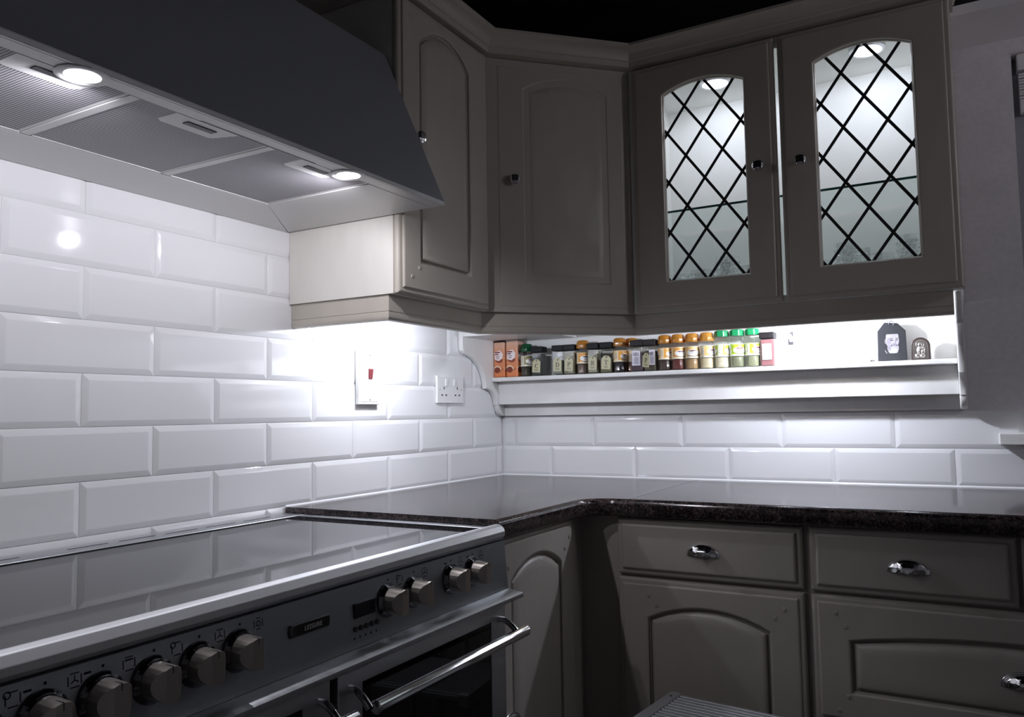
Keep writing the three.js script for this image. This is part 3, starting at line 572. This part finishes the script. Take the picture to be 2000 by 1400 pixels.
  const coin = (x, z, label, r = 0.0085, rise = 0.003) => { const t = thing('coin', label, 'coin', [x, SHELF, z], 0, 'small coins left on the shelf'); mesh('disc', lathe([[0, 0], [r - 0.0004, 0], [r, 0.0004], [r, rise - 0.0004], [r - 0.0004, rise], [r - 0.0012, rise - 0.0002], [0, rise - 0.0002]], 28), std(rgb(0.5, 0.48, 0.45), 0.35, { metalness: 1 }), t); };
  coin(1.04, 0.088, 'small coin lying alone on the shelf between jars and plaque', 0.010, 0.002);
  coin(1.201, 0.074, 'small pile of coins against the slate plaque', 0.0095, 0.006);
  coin(1.178, 0.082, 'coin lying just left of the coin pile by the plaque', 0.0085, 0.0022);
}

// ------------------------------------------------------------------ electrical plates on the left wall. Local axes: x along the wall to the right, y up, z out
{
  const s = thing('cooker_switch', 'tall white cooker switch plate with a red rocker on the tiles', 'switch', [0.0, 1.2265, 0.7355], Math.PI / 2);
  mesh('plate', [box(-0.0435, 0.0435, -0.0735, 0.0735, 0.0003, 0.0125, 0.002), box(-0.036, 0.036, -0.066, 0.066, 0.0115, 0.0133, 0.0006)], M.plastic, s);
  mesh('rocker', (() => { const g = box(-0.0085, 0.0085, -0.0145, 0.0145, 0.010, 0.0185, 0.002); g.rotateX(0.16); g.translate(0.003, 0.012, -0.001); return g; })(), M.red, s, 'red rocker switch');
  for (const y of [-0.0605, 0.0605]) mesh('screw', lathe([[0, 0.0142], [0.0022, 0.014], [0.0028, 0.0131], [0, 0.0130]].map(([r, z]) => [r, z]).reverse(), 16, 'z').translate(0.002, y, 0), M.steel, s);
  const d = thing('double_socket', 'white double plug socket on the tiles beside the shelf bracket', 'socket', [0.0, 1.2005, 0.3355], Math.PI / 2);
  mesh('plate', [box(-0.0735, 0.0735, -0.043, 0.043, 0.0003, 0.0085, 0.0025)], M.plastic, d);
  for (const x of [-0.037, 0.037]) {
    mesh('rocker', (() => { const g = box(-0.0075, 0.0075, -0.011, 0.011, 0.006, 0.0112, 0.0015); g.rotateX(0.1); g.translate(x - Math.sign(x) * 0.014, 0.022, 0); return g; })(), M.plastic, d);
    for (const [a, b, w, h] of [[0, 0.0085, 0.0022, 0.0042], [-0.0111, -0.0135, 0.0042, 0.0022], [0.0111, -0.0135, 0.0042, 0.0022]]) mesh('pin_slot', box(x + a - w, x + a + w, b - h - 0.004, b + h - 0.004, 0.0083, 0.0087), M.black, d);
  }
  for (const x of [-0.0603, 0.0603]) mesh('screw', lathe([[0, 0.0095], [0.0022, 0.0093], [0.0028, 0.0085], [0, 0.0084]].reverse(), 16, 'z').translate(x, 0, 0), M.steel, d);
}

// ------------------------------------------------------------------ worktop: two boards that meet beside the inside corner
{
  const F = 0.592, R = 0.07, T = 0.0415, top = 0.91;
  // cross-section from the back along the top, over the rounded nose, to the underside: [share along the way back, inset from the front, y]
  const nose = []; for (let i = 0; i <= 7; i++) { const a = Math.PI / 2 * i / 7; nose.push([0.012 - 0.012 * Math.sin(a), top - 0.012 + 0.012 * Math.cos(a)]); }
  for (let i = 0; i <= 5; i++) { const a = Math.PI / 2 * i / 5; nose.push([0.008 - 0.008 * Math.cos(a), top - T + 0.008 - 0.008 * Math.sin(a)]); }
  function board(name, label, rail) {   // rail: [[front x, z], [inward x, z], [back x, z]]
    const t = thing(name, label, 'worktop', [0, 0, 0], 0, 'dark mottled worktop boards'), pos = [];
    const ring = rail.map(([f, n, b]) => [[b[0], top, b[1]], ...nose.map(([i, y]) => [f[0] + n[0] * i, y, f[1] + n[1] * i]), [b[0], top - T, b[1]]]);
    const tri = (a, b, c) => pos.push(...a, ...b, ...c), m = ring[0].length;
    for (let i = 0; i < ring.length - 1; i++) for (let j = 0; j < m; j++) { const k = (j + 1) % m; tri(ring[i][j], ring[i][k], ring[i + 1][k]); tri(ring[i][j], ring[i + 1][k], ring[i + 1][j]); }
    for (const [r, flip] of [[ring[0], false], [ring[ring.length - 1], true]]) for (let j = 1; j < m - 1; j++) flip ? tri(r[0], r[j], r[j + 1]) : tri(r[0], r[j + 1], r[j]);
    const g = new THREE.BufferGeometry(); g.setAttribute('position', new THREE.Float32BufferAttribute(pos, 3));
    mesh('board', metres(toCreasedNormals(g, 0.5)), M.granite, t);
  }
  const e = 0.0012, S = Math.SQRT1_2, rail = [[[F, 1.0295], [-1, 0], [e, 1.0295]], [[F, 0.8], [-1, 0], [e, 0.8]], [[F, F + R], [-1, 0], [e, F + R]]];
  for (let i = 1; i < 10; i++) { const a = Math.PI + Math.PI / 2 * i / 10, x = F + R + R * Math.cos(a), z = F + R + R * Math.sin(a); const n = [Math.cos(a), Math.sin(a)], q = i / 10; rail.push([[x, z], n, i === 5 ? [e, e] : i < 5 ? [e, e + (F + R) * (1 - q * 2)] : [e + 0.694 * (q * 2 - 1) * 0.95, e]]); }
  rail.push([[F + R, F], [0, -1], [e + 0.66, e]], [[0.6938, F], [0, -1], [0.6938, e]]);
  board('worktop', 'dark mottled corner worktop board between cooker and worktop joint', rail);
  board('worktop', 'dark mottled worktop board running right along the back wall', [[[0.6953, F], [0, -1], [0.6953, e]], [[2.6, F], [0, -1], [2.6, e]]]);
}

// ------------------------------------------------------------------ base cabinets
const BZ = 0.548, BT = 0.8675;   // carcass front, carcass top; fronts stand at BZ + 0.021
{
  const c = thing('base_cabinet', 'cream base cabinet with an arched door beside the cooker', 'cabinet', [0, 0, 0], 0, 'cream base cabinets');
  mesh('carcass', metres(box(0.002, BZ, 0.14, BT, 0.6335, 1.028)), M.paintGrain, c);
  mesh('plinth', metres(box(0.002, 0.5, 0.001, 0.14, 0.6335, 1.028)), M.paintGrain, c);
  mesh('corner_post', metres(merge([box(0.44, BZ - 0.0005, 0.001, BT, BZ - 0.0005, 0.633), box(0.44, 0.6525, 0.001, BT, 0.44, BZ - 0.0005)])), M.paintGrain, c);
  const d = panelDoor(c, 0.392, 0.7, { l: 0.083, r: 0.077, b: 0.09, ys: 0.607, sag: 0.036, mat: M.paintGrain, pegs: [[0.361, 0.659], [0.336, 0.636], [0.031, 0.659], [0.068, 0.636]], cup: [0.066, 0.31] });
  d.position.set(BZ + 0.0006, 0.1645, 1.0275); d.rotation.y = Math.PI / 2;
}
{
  const c = thing('drawer_cabinet', 'cream base cabinet with one drawer above an arched door', 'cabinet', [0, 0, 0], 0, 'cream base cabinets');
  mesh('carcass', metres(box(0.653, 1.097, 0.14, BT, 0.002, BZ)), M.paintGrain, c);
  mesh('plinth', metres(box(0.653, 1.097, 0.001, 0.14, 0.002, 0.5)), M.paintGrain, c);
  const dr = drawerFront(c, 0.437, 0.137, [0.2165, 0.058]); dr.position.set(0.6535, 0.7265, BZ + 0.0006);
  const d = panelDoor(c, 0.437, 0.553, { l: 0.08, r: 0.08, b: 0.09, ys: 0.46, sag: 0.031, mat: M.paintGrain, pegs: [[0.08, 0.514], [0.099, 0.493], [0.394, 0.514], [0.3725, 0.493]] });
  d.position.set(0.6535, 0.1665, BZ + 0.0006);
}
{
  const c = thing('drawer_cabinet', 'cream base cabinet with two drawers above a wide arched front', 'cabinet', [0, 0, 0], 0, 'cream base cabinets');
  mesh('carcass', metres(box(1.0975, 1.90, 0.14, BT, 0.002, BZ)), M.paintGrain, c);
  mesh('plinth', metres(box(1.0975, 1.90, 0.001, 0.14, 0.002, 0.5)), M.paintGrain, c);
  for (const x of [1.1035, 1.4975]) { const dr = drawerFront(c, 0.387, 0.14, [0.1945, 0.0555]); dr.position.set(x, 0.7265, BZ + 0.0006); }
  for (const [y, h] of [[0.4525, 0.2675], [0.1665, 0.28]]) {
    const d = panelDoor(c, 0.781, h, { l: 0.08, r: 0.08, b: 0.072, ys: h - 0.092, sag: 0.026, mat: M.paintGrain, pegs: [[0.05, 0.03], [0.069, 0.06], [0.731, 0.03], [0.712, 0.06], [0.05, h - 0.036], [0.069, h - 0.062], [0.731, h - 0.036], [0.712, h - 0.062]], cup: [0.3905, h * 0.47] });
    d.name = d.name.replace('door', 'drawer'); d.position.set(1.1035, y, BZ + 0.0006);
  }
}

// ------------------------------------------------------------------ range cooker
const RA = 1.0355, RB = 2.135;   // right and left end along z
{
  const c = thing('range_cooker', 'stainless steel range cooker with black glass hob and satin knobs', 'cooker');
  mesh('body', box(0.012, 0.585, 0.09, 0.872, RA + 0.001, RB - 0.001), M.black, c, 'black cooker body');
  for (const [x, z] of [[0.08, RA + 0.08], [0.52, RA + 0.08], [0.08, RB - 0.08], [0.52, RB - 0.08]]) mesh('foot', (() => { const g = cyl(0.02, 0.018, 0.0885, 16); g.translate(x, 0.001, z); return g; })(), M.black, c);
  mesh('hob_frame', [box(0.012, 0.0715, 0.8715, 0.8972, RA + 0.0015, RB - 0.0015, 0.0015), box(0.071, 0.577, 0.8715, 0.897, RA + 0.0015, RA + 0.026, 0.0015), box(0.071, 0.577, 0.8715, 0.897, RB - 0.03, RB - 0.0015, 0.0015)], M.steel, c, 'stainless hob surround');
  mesh('hob_glass', box(0.071, 0.578, 0.884, 0.8952, RA + 0.0255, RB - 0.0295), M.blackGlass, c, 'glossy black glass hob');
  mesh('gap_shade', [box(0.0712, 0.0785, 0.894, 0.8962, RA + 0.026, RB - 0.03), box(0.0785, 0.575, 0.894, 0.8961, RA + 0.0258, RA + 0.0325)], M.gap_shade, c, 'black strip painted as the gap shadow along the hob glass');  // strip added where shadow darkens the edge of the hob glass
  for (let k = 0; k < 10; k++) { const z = 1.11 + k * 0.098 + (k > 4 ? 0.06 : 0); if (z + 0.085 < RB - 0.02) mesh('vent_slot', box(0.031, 0.0365, 0.896, 0.8975, z, z + 0.075), M.black, c); }
  // rounded front rail: profile [x, y]
  const rail = [[0.566, 0.8725], [0.566, 0.8945], [0.573, 0.8952]]; for (let i = 0; i <= 30; i++) { const a = THREE.MathUtils.degToRad(150 - 212 * i / 30); rail.push([0.5895 + 0.0178 * Math.cos(a), 0.8858 + (a > 0 ? 0.0163 : 0.0150) * Math.sin(a)]); } rail.push([0.594, 0.8722]);
  mesh('front_rail', (() => { const g = toCreasedNormals(new THREE.ExtrudeGeometry(poly(rail), { depth: RB - RA, bevelEnabled: false }), 0.7); g.translate(0, 0, RA); return g; })(), M.railSteel, c, 'rounded stainless front rail');
  // control panel with its printed symbols
  const knobZ = [2.010, 1.949, 1.888, 1.827, 1.766, 1.705, 1.409, 1.341, 1.231, 1.160], KY = 0.8325, py0 = 0.7785, py1 = 0.8718, L = RB - RA;
  const print = canvasTexture(2048, 176, (g, w, h) => {
    const X = (z) => (RB - z) / L * w, Y = (y) => (py1 - y) / (py1 - py0) * h;
    g.fillStyle = '#b9bcc0'; g.fillRect(0, 0, w, h); for (let i = 0; i < 700; i++) { g.fillStyle = `rgba(${rnd() > 0.5 ? '255,255,255' : '40,44,48'},${0.05 * rnd()})`; g.fillRect(rnd() * w, rnd() * h, 60 + rnd() * 300, 1); }
    g.strokeStyle = g.fillStyle = '#101114'; g.lineWidth = 2.2;
    knobZ.forEach((z, k) => {
      const x = X(z - 0.034), y = Y(0.8575), s = 13;
      if (k === 5) { g.beginPath(); g.moveTo(x - s, y - s * 0.7); g.lineTo(x - s, y + s * 0.7); g.moveTo(x + s, y - s * 0.7); g.lineTo(x + s, y + s * 0.7); g.moveTo(x - s * 0.5, y - s); g.lineTo(x + s * 0.5, y - s); g.moveTo(x - s * 0.5, y + s); g.lineTo(x + s * 0.5, y + s); g.stroke(); g.beginPath(); g.arc(x, y, 6, 0, 7); g.stroke(); }
      else { const q = s - 4; g.beginPath(); for (const d of [-1, 1]) { g.moveTo(x + d * s, y - q); g.lineTo(x + d * s, y + q); g.moveTo(x - q, y + d * s); g.lineTo(x + q, y + d * s); } g.stroke();
        if (k % 3 === 1 || k > 7) { g.beginPath(); for (let i = 0; i < 3; i++) { const a = i * 2.094 - 1.57; g.moveTo(x, y); g.lineTo(x + 9 * Math.cos(a), y + 9 * Math.sin(a)); } g.stroke(); } else if (k % 3 === 2) { g.fillRect(x - 9, y - 9, 18, 3); } else { g.beginPath(); g.arc(x - 10, y - 9, 6, 0, 7); g.stroke(); } }
      g.beginPath(); g.arc(X(z - 0.004), Y(0.8635), 3, 0, 7); g.fill(); if (k === 1 || k === 2 || k > 7) g.fillRect(X(z + 0.013) - 8, Y(0.862), 15, 4);
    });
    for (let k = 0; k < 5; k++) { g.beginPath(); g.arc(X(1.49 - k * 0.0125), Y(0.7935), 2, 0, 7); g.stroke(); }
  });
  const panel = (() => {   // slightly leaning sheet with real thickness; the print lies on its front
    const pos = [], uv = [], b = [[0.6125, py0], [0.6055, py1], [0.585, py1], [0.585, py0]];
    const q = (a, bb, u) => { const A = [...a, RB], B = [...bb, RB], C = [...bb, RA], D = [...a, RA]; pos.push(...A, ...D, ...C, ...A, ...C, ...B); uv.push(...(u ? [0, 0, 1, 0, 1, 1, 0, 0, 1, 1, 0, 1] : Array(12).fill(0.002))); };
    q(b[0], b[1], true); q(b[1], b[2]); q(b[2], b[3]); q(b[3], b[0]);
    for (const [z, f] of [[RA, 0], [RB, 1]]) for (const [i, j, k] of [[0, 1, 2], [0, 2, 3]]) { const t = f ? [i, j, k] : [k, j, i]; for (const v of t) { pos.push(...b[v], z); uv.push(0.002, 0.5); } }
    const g = new THREE.BufferGeometry(); g.setAttribute('position', new THREE.Float32BufferAttribute(pos, 3)); g.setAttribute('uv', new THREE.Float32BufferAttribute(uv, 2)); g.computeVertexNormals(); return g;
  })();
  mesh('control_panel', panel, std(rgb(0.60, 0.61, 0.61), 0.4, { metalness: 0.9, map: print }), c, 'brushed steel panel printed with dark oven and hob symbols');
  const knobCap = (() => {   // cylinder cut by two slanting planes that leave an upright ridge
    const R = 0.0207, H = 0.0365, z0 = 0.0085, w0 = 0.0088, N = 64, pos = [], h = (u) => (Math.abs(u) <= w0 + 1e-9 ? H : H - (Math.abs(u) - w0) * 0.95), T = (u, v, z) => { const k = 1 - 0.07 * (z - z0) / (H - z0); return [u * k, v * k, z]; };
    const A = []; for (let i = 0; i < N; i++) A.push(i / N * 2 * Math.PI); for (const q of [Math.acos(w0 / R), Math.acos(-w0 / R)]) A.push(q, 2 * Math.PI - q); A.sort((a, b) => a - b);
    const C = A.map((a) => [R * Math.cos(a), R * Math.sin(a)]);
    C.forEach(([u, v], i) => { const [p, q] = C[(i + 1) % C.length], a = T(u, v, z0), b = T(p, q, z0), c = T(p, q, h(p)), d = T(u, v, h(u)); pos.push(...a, ...b, ...c, ...a, ...c, ...d); });
    const fan = (list) => { const P = list.map(([u, v]) => T(u, v, h(u))); for (let i = 1; i < P.length - 1; i++) pos.push(...P[0], ...P[i], ...P[i + 1]); };
    const by = (f) => C.filter(f), ang = (l, c) => l.sort((a, b) => Math.atan2(a[1], a[0] - c) - Math.atan2(b[1], b[0] - c));
    fan(ang(by(([u]) => Math.abs(u) <= w0 + 1e-7), 0)); fan(ang(by(([u]) => u >= w0 - 1e-7), 0.012)); fan(ang(by(([u]) => u <= -w0 + 1e-7), -0.012));
    const g = new THREE.BufferGeometry(); g.setAttribute('position', new THREE.Float32BufferAttribute(pos, 3)); return toCreasedNormals(g, 0.35);
  })();
  knobZ.forEach((z) => {
    const k = new THREE.Group(); k.name = numbered('knob', c); c.add(k); k.position.set(0.6085, KY, z); k.rotation.set(0, Math.PI / 2, 0);
    mesh('knob_ring', lathe([[0, 0.009], [0.0215, 0.009], [0.0225, 0.0082], [0.0262, 0.0035], [0.0268, 0.0005], [0.0268, -0.002], [0, -0.002]].reverse(), 40, 'z'), M.darkChrome, k, 'dark chrome ring');
    mesh('knob_cap', knobCap, M.satin, k, 'satin metal grip');
    mesh('knob_mark', [box(-0.0005, 0.0005, 0.0186, 0.0199, 0.022, 0.0363), box(-0.0005, 0.0005, 0.012, 0.0192, 0.0359, 0.0367)], M.black, k);
  });
  const badge = mesh('badge', (() => { const s = new THREE.Shape(); s.moveTo(-0.0365, -0.0085); s.lineTo(0.0365, -0.0085); s.quadraticCurveTo(0.0405, 0, 0.0365, 0.0085); s.lineTo(-0.0365, 0.0085); s.quadraticCurveTo(-0.0405, 0, -0.0365, -0.0085); const g = extrude(s, 0.006, 0.0016, 0.0016, 3); g.rotateY(Math.PI / 2); g.translate(0.6075, 0.834, 1.582); return g; })(), M.darkChrome, c, 'chrome edged black maker badge');
  const plate = new THREE.PlaneGeometry(0.062, 0.0125); plate.rotateY(Math.PI / 2); plate.translate(0.6137, 0.834, 1.578);
  mesh('badge_plate', plate, std(0xffffff, 0.3, { map: canvasTexture(512, 104, (g) => { g.fillStyle = '#050505'; g.fillRect(0, 0, 512, 104); g.fillStyle = '#b9b6b2'; g.font = 'bold 74px sans-serif'; g.textAlign = 'center'; g.fillText('LEISURE', 256, 78); }) }), badge, 'black plate with silver lettering');
  mesh('clock_display', box(0.6045, 0.6118, 0.8215, 0.8435, 1.4415, 1.489, 0.001), phys(rgb(0.006, 0.007, 0.012), 0.1), c, 'dark clock display');
  for (let k = 0; k < 5; k++) mesh('clock_button', (() => { const g = cyl(0.0042, 0.0038, 0.004, 16, 'x'); g.translate(0.6095, 0.8065, 1.488 - k * 0.0125); return g; })(), M.darkChrome, c);
  mesh('ledge', (() => { const g = toCreasedNormals(new THREE.ExtrudeGeometry(poly([[0.585, 0.7785], [0.585, 0.769], [0.6425, 0.7642], [0.6458, 0.7645], [0.6466, 0.7668], [0.6462, 0.772], [0.6448, 0.7732], [0.613, 0.778]].reverse()), { depth: RB - RA, bevelEnabled: false }), 0.6); g.translate(0, 0, RA); return g; })(), M.brushed, c, 'steel ledge under the controls');
  // oven doors
  const doorAt = (za, zb) => {
    const s = rect(-zb, 0.13, -za, 0.7655); s.holes.push(new THREE.Path([V2(-zb + 0.055, 0.20), V2(-zb + 0.055, 0.7245), V2(-za - 0.053, 0.7245), V2(-za - 0.053, 0.20)]));
    const g = extrude(s, 0.022, 0.002, 0.002, 2); g.rotateY(Math.PI / 2); g.translate(0.587, 0, 0);   // local x = -z
    const d = mesh('oven_door', g, M.brushed, c, 'stainless oven door');
    mesh('door_glass', box(0.5955, 0.6065, 0.195, 0.73, za + 0.048, zb - 0.05), M.ovenGlass, d, 'black oven door glass');
    const ha = za - 0.006, hb = zb - 0.03, arm = (z) => tube([[0.607, 0.724, z], [0.622, 0.7235, z + 0.002], [0.638, 0.716, z + 0.004], [0.652, 0.703, z + 0.005]], 0.006, 14, 10);
    mesh('door_handle', [capped([0.6522, 0.7015, ha], [0.6522, 0.7015, hb], 0.0103, 28), arm(za + 0.022), arm(zb - 0.025)], M.chrome, d, 'chrome bar handle');
  };
  doorAt(1.0415, 1.5235); doorAt(1.5395, 2.1295);
}

// ------------------------------------------------------------------ cooker hood
{
  const h = thing('cooker_hood', 'wide dark steel cooker hood with three mesh filters and two lamps', 'cooker hood');
  const HA = 1.0265, HB = 2.135, y = 1.5715, X = 0.4645;
  const canopy = (() => { const g = new THREE.ExtrudeGeometry(poly([[0.002, 1.576], [0.4628, 1.576], [0.4635, 1.58], [0.3035, 1.9445], [0.298, 1.948], [0.002, 1.948]]), { depth: HB - HA, bevelEnabled: false }); g.translate(0, 0, HA); return toCreasedNormals(g, 0.3); })();
  mesh('canopy', canopy, M.hoodSteel, h, 'dark sloping steel canopy');
  mesh('front_rail', [box(0.431, 0.4575, y, 1.5758, HA, HB, 0.0012), box(0.4582, X, y - 0.0005, 1.5792, HA, HB, 0.0012)], M.hoodUnder, h, 'pale steel front rail');
  mesh('switch_slot', box(0.4302, 0.4338, y - 0.0003, 1.573, 1.385, 1.628), M.black, h);
  const FX0 = 0.158, FX1 = 0.4305, za = 1.2365, zb = 1.929;
  const slab = (pts, t = 0.004) => { const g = extrude(poly(pts.map(([x, z]) => [x, -z])), t, 0.0006, 0.0006, 1); g.rotateX(-Math.PI / 2); g.translate(0, y, 0); return g; };
  mesh('rear_panel', slab([[0.002, HA + 0.0005], [FX0 - 0.004, za - 0.003], [FX0 - 0.004, zb + 0.003], [0.002, HB - 0.0005]].reverse()), M.hoodUnder, h);
  mesh('side_panel', slab([[0.0035, HA], [0.4302, HA], [0.4302, za - 0.0025], [FX0 - 0.0035, za - 0.0025]].reverse()), M.hoodUnder, h);
  mesh('side_panel', slab([[0.0035, HB], [FX0 - 0.0035, zb + 0.0025], [0.4302, zb + 0.0025], [0.4302, HB]].reverse()), M.hoodUnder, h);
  const cells = [[za, 1.4745], [1.4915, 1.7265], [1.7435, zb]];
  for (const z of [1.483, 1.735]) mesh('filter_bar', box(FX0 - 0.002, FX1, y + 0.0002, y + 0.004, z - 0.0078, z + 0.0078, 0.001), M.hoodUnder, h);
  for (const [a, b] of cells) {
    const f = mesh('mesh_filter', metres(box(FX0, FX1 - 0.001, y + 0.0014, y + 0.0045, a, b)), M.filter, h, 'perforated metal grease filter');
    mesh('filter_frame', [box(FX0 - 0.0035, FX0 + 0.001, y + 0.0003, y + 0.003, a + 0.001, b - 0.001, 0.0004), box(FX0, FX1 - 0.001, y + 0.0012, y + 0.003, a, a + 0.005, 0.0004)], M.hoodUnder, f);
    const m = (a + b) / 2, hp = extrude(poly([[0.385, -m - 0.058], [0.4285, -m - 0.058], [0.4285, -m + 0.058], [0.385, -m + 0.044], [0.379, -m + 0.038], [0.379, -m - 0.05]]), 0.0016, 0.0005, 0.0005, 1); hp.rotateX(-Math.PI / 2); hp.translate(0, y + 0.0008, 0);
    const pl = mesh('handle_plate', hp, M.hoodUnder, f);
    mesh('filter_latch', [box(0.4, 0.413, y - 0.0004, y + 0.0012, m - 0.027, m + 0.027, 0.003)], M.black, f, 'black filter latch');
  }
  for (const z of [1.817, 1.304]) {
    const l = new THREE.Group(); l.name = numbered('hood_lamp', h); h.add(l); l.position.set(0.438, y - 0.0004, z);
    mesh('lamp_rim', lathe([[0.0225, 0], [0.0335, 0], [0.0335, -0.0012], [0.031, -0.0024], [0.0225, -0.0016]].reverse(), 36), M.hoodUnder, l);
    mesh('lamp_lens', lathe([[0, -0.0034], [0.018, -0.003], [0.0222, -0.0016], [0, -0.001]], 36), M.glow, l, 'glowing white lamp lens');
    lampGlow(l, 0, -0.0145, 0, LUM.hood, 0.010, 0xf6f5ff, 0.25, [-0.54, 0]);
  }
}

// ------------------------------------------------------------------ step stool in front of the base cabinets
{
  const s = thing('step_stool', 'grey metal step stool with a ribbed tread by the drawers', 'step stool', [0.815, 0, 0.667], -0.12);
  const W = 0.40, D = 0.235, T = 0.5, alu = std(rgb(0.50, 0.515, 0.53), 0.42, { metalness: 0.6 });
  for (const x of [0, W - 0.026]) mesh('tread_rail', box(x, x + 0.026, T - 0.03, T, 0, D, 0.004), alu, s);
  mesh('tread', [box(0.0262, W - 0.0262, T - 0.016, T - 0.006, 0.002, D - 0.002, 0.001), ...Array.from({ length: 15 }, (_, k) => box(0.0265, W - 0.0265, T - 0.0065, T - 0.0025, 0.006 + k * 0.0152, 0.0145 + k * 0.0152, 0.0015))], alu, s, 'ribbed metal tread');
  for (const x of [0.004, W - 0.022]) {
    const leg = (z0, z1, y1) => { const g = box(0, 0.018, 0, 1, -0.0125, 0.0125), l = Math.hypot(y1, z1 - z0); g.scale(1, l, 1); g.rotateX(Math.atan2(z1 - z0, y1)); g.translate(x, 0.012, z0); return g; };
    mesh('leg', leg(0.03, 0.06, T - 0.045), alu, s); mesh('leg', leg(0.40, 0.17, T - 0.045), alu, s);
    for (const z of [0.03, 0.40]) mesh('foot', box(x - 0.003, x + 0.021, 0.001, 0.03, z - 0.016, z + 0.016, 0.004), M.black, s);
  }
  mesh('lower_step', box(0.0225, W - 0.0225, 0.23, 0.25, 0.24, 0.42, 0.004), alu, s);
  mesh('rivet', [[0.013, 0.19], [0.013, 0.03], [W - 0.013, 0.19], [W - 0.013, 0.03]].map(([x, z]) => { const g = lathe([[0, 0.002], [0.003, 0.0016], [0.0042, 0], [0, 0]].reverse(), 14); g.translate(x, T, z); return g; }), M.chrome, s);
}

// ------------------------------------------------------------------ added globe lamp, out of view, for the light on the window wall
{
  const t = thing('added_wall_lamp', 'added frosted globe lamp, unseen, lighting the window wall from the right', 'lamp', [ROOM.x1 - 0.0005, 1.80, 0.72]);
  mesh('back_plate', lathe([[0, 0], [0.05, 0], [0.05, 0.008], [0.044, 0.014], [0, 0.014]].reverse(), 32, 'x').rotateY(Math.PI), M.steel, t);
  mesh('arm', tube([[-0.012, 0, 0], [-0.06, -0.005, 0], [-0.09, 0.01, 0], [-0.095, 0.04, 0]], 0.006, 20, 10), M.steel, t);
  mesh('globe', new THREE.SphereGeometry(0.06, 32, 24).translate(-0.095, 0.095, 0), M.softGlow, t, 'frosted glowing globe');
  const l = new THREE.PointLight(0xf6f4ff, LUM.addedLamp, 0, 2); l.position.set(-0.095, 0.095, 0); l.castShadow = true; l.shadow.radius = 3; l.name = 'lamp_glow'; t.add(l);
}

renderer.shadowMap.type = THREE.PCFSoftShadowMap;
renderer.render(scene, camera);
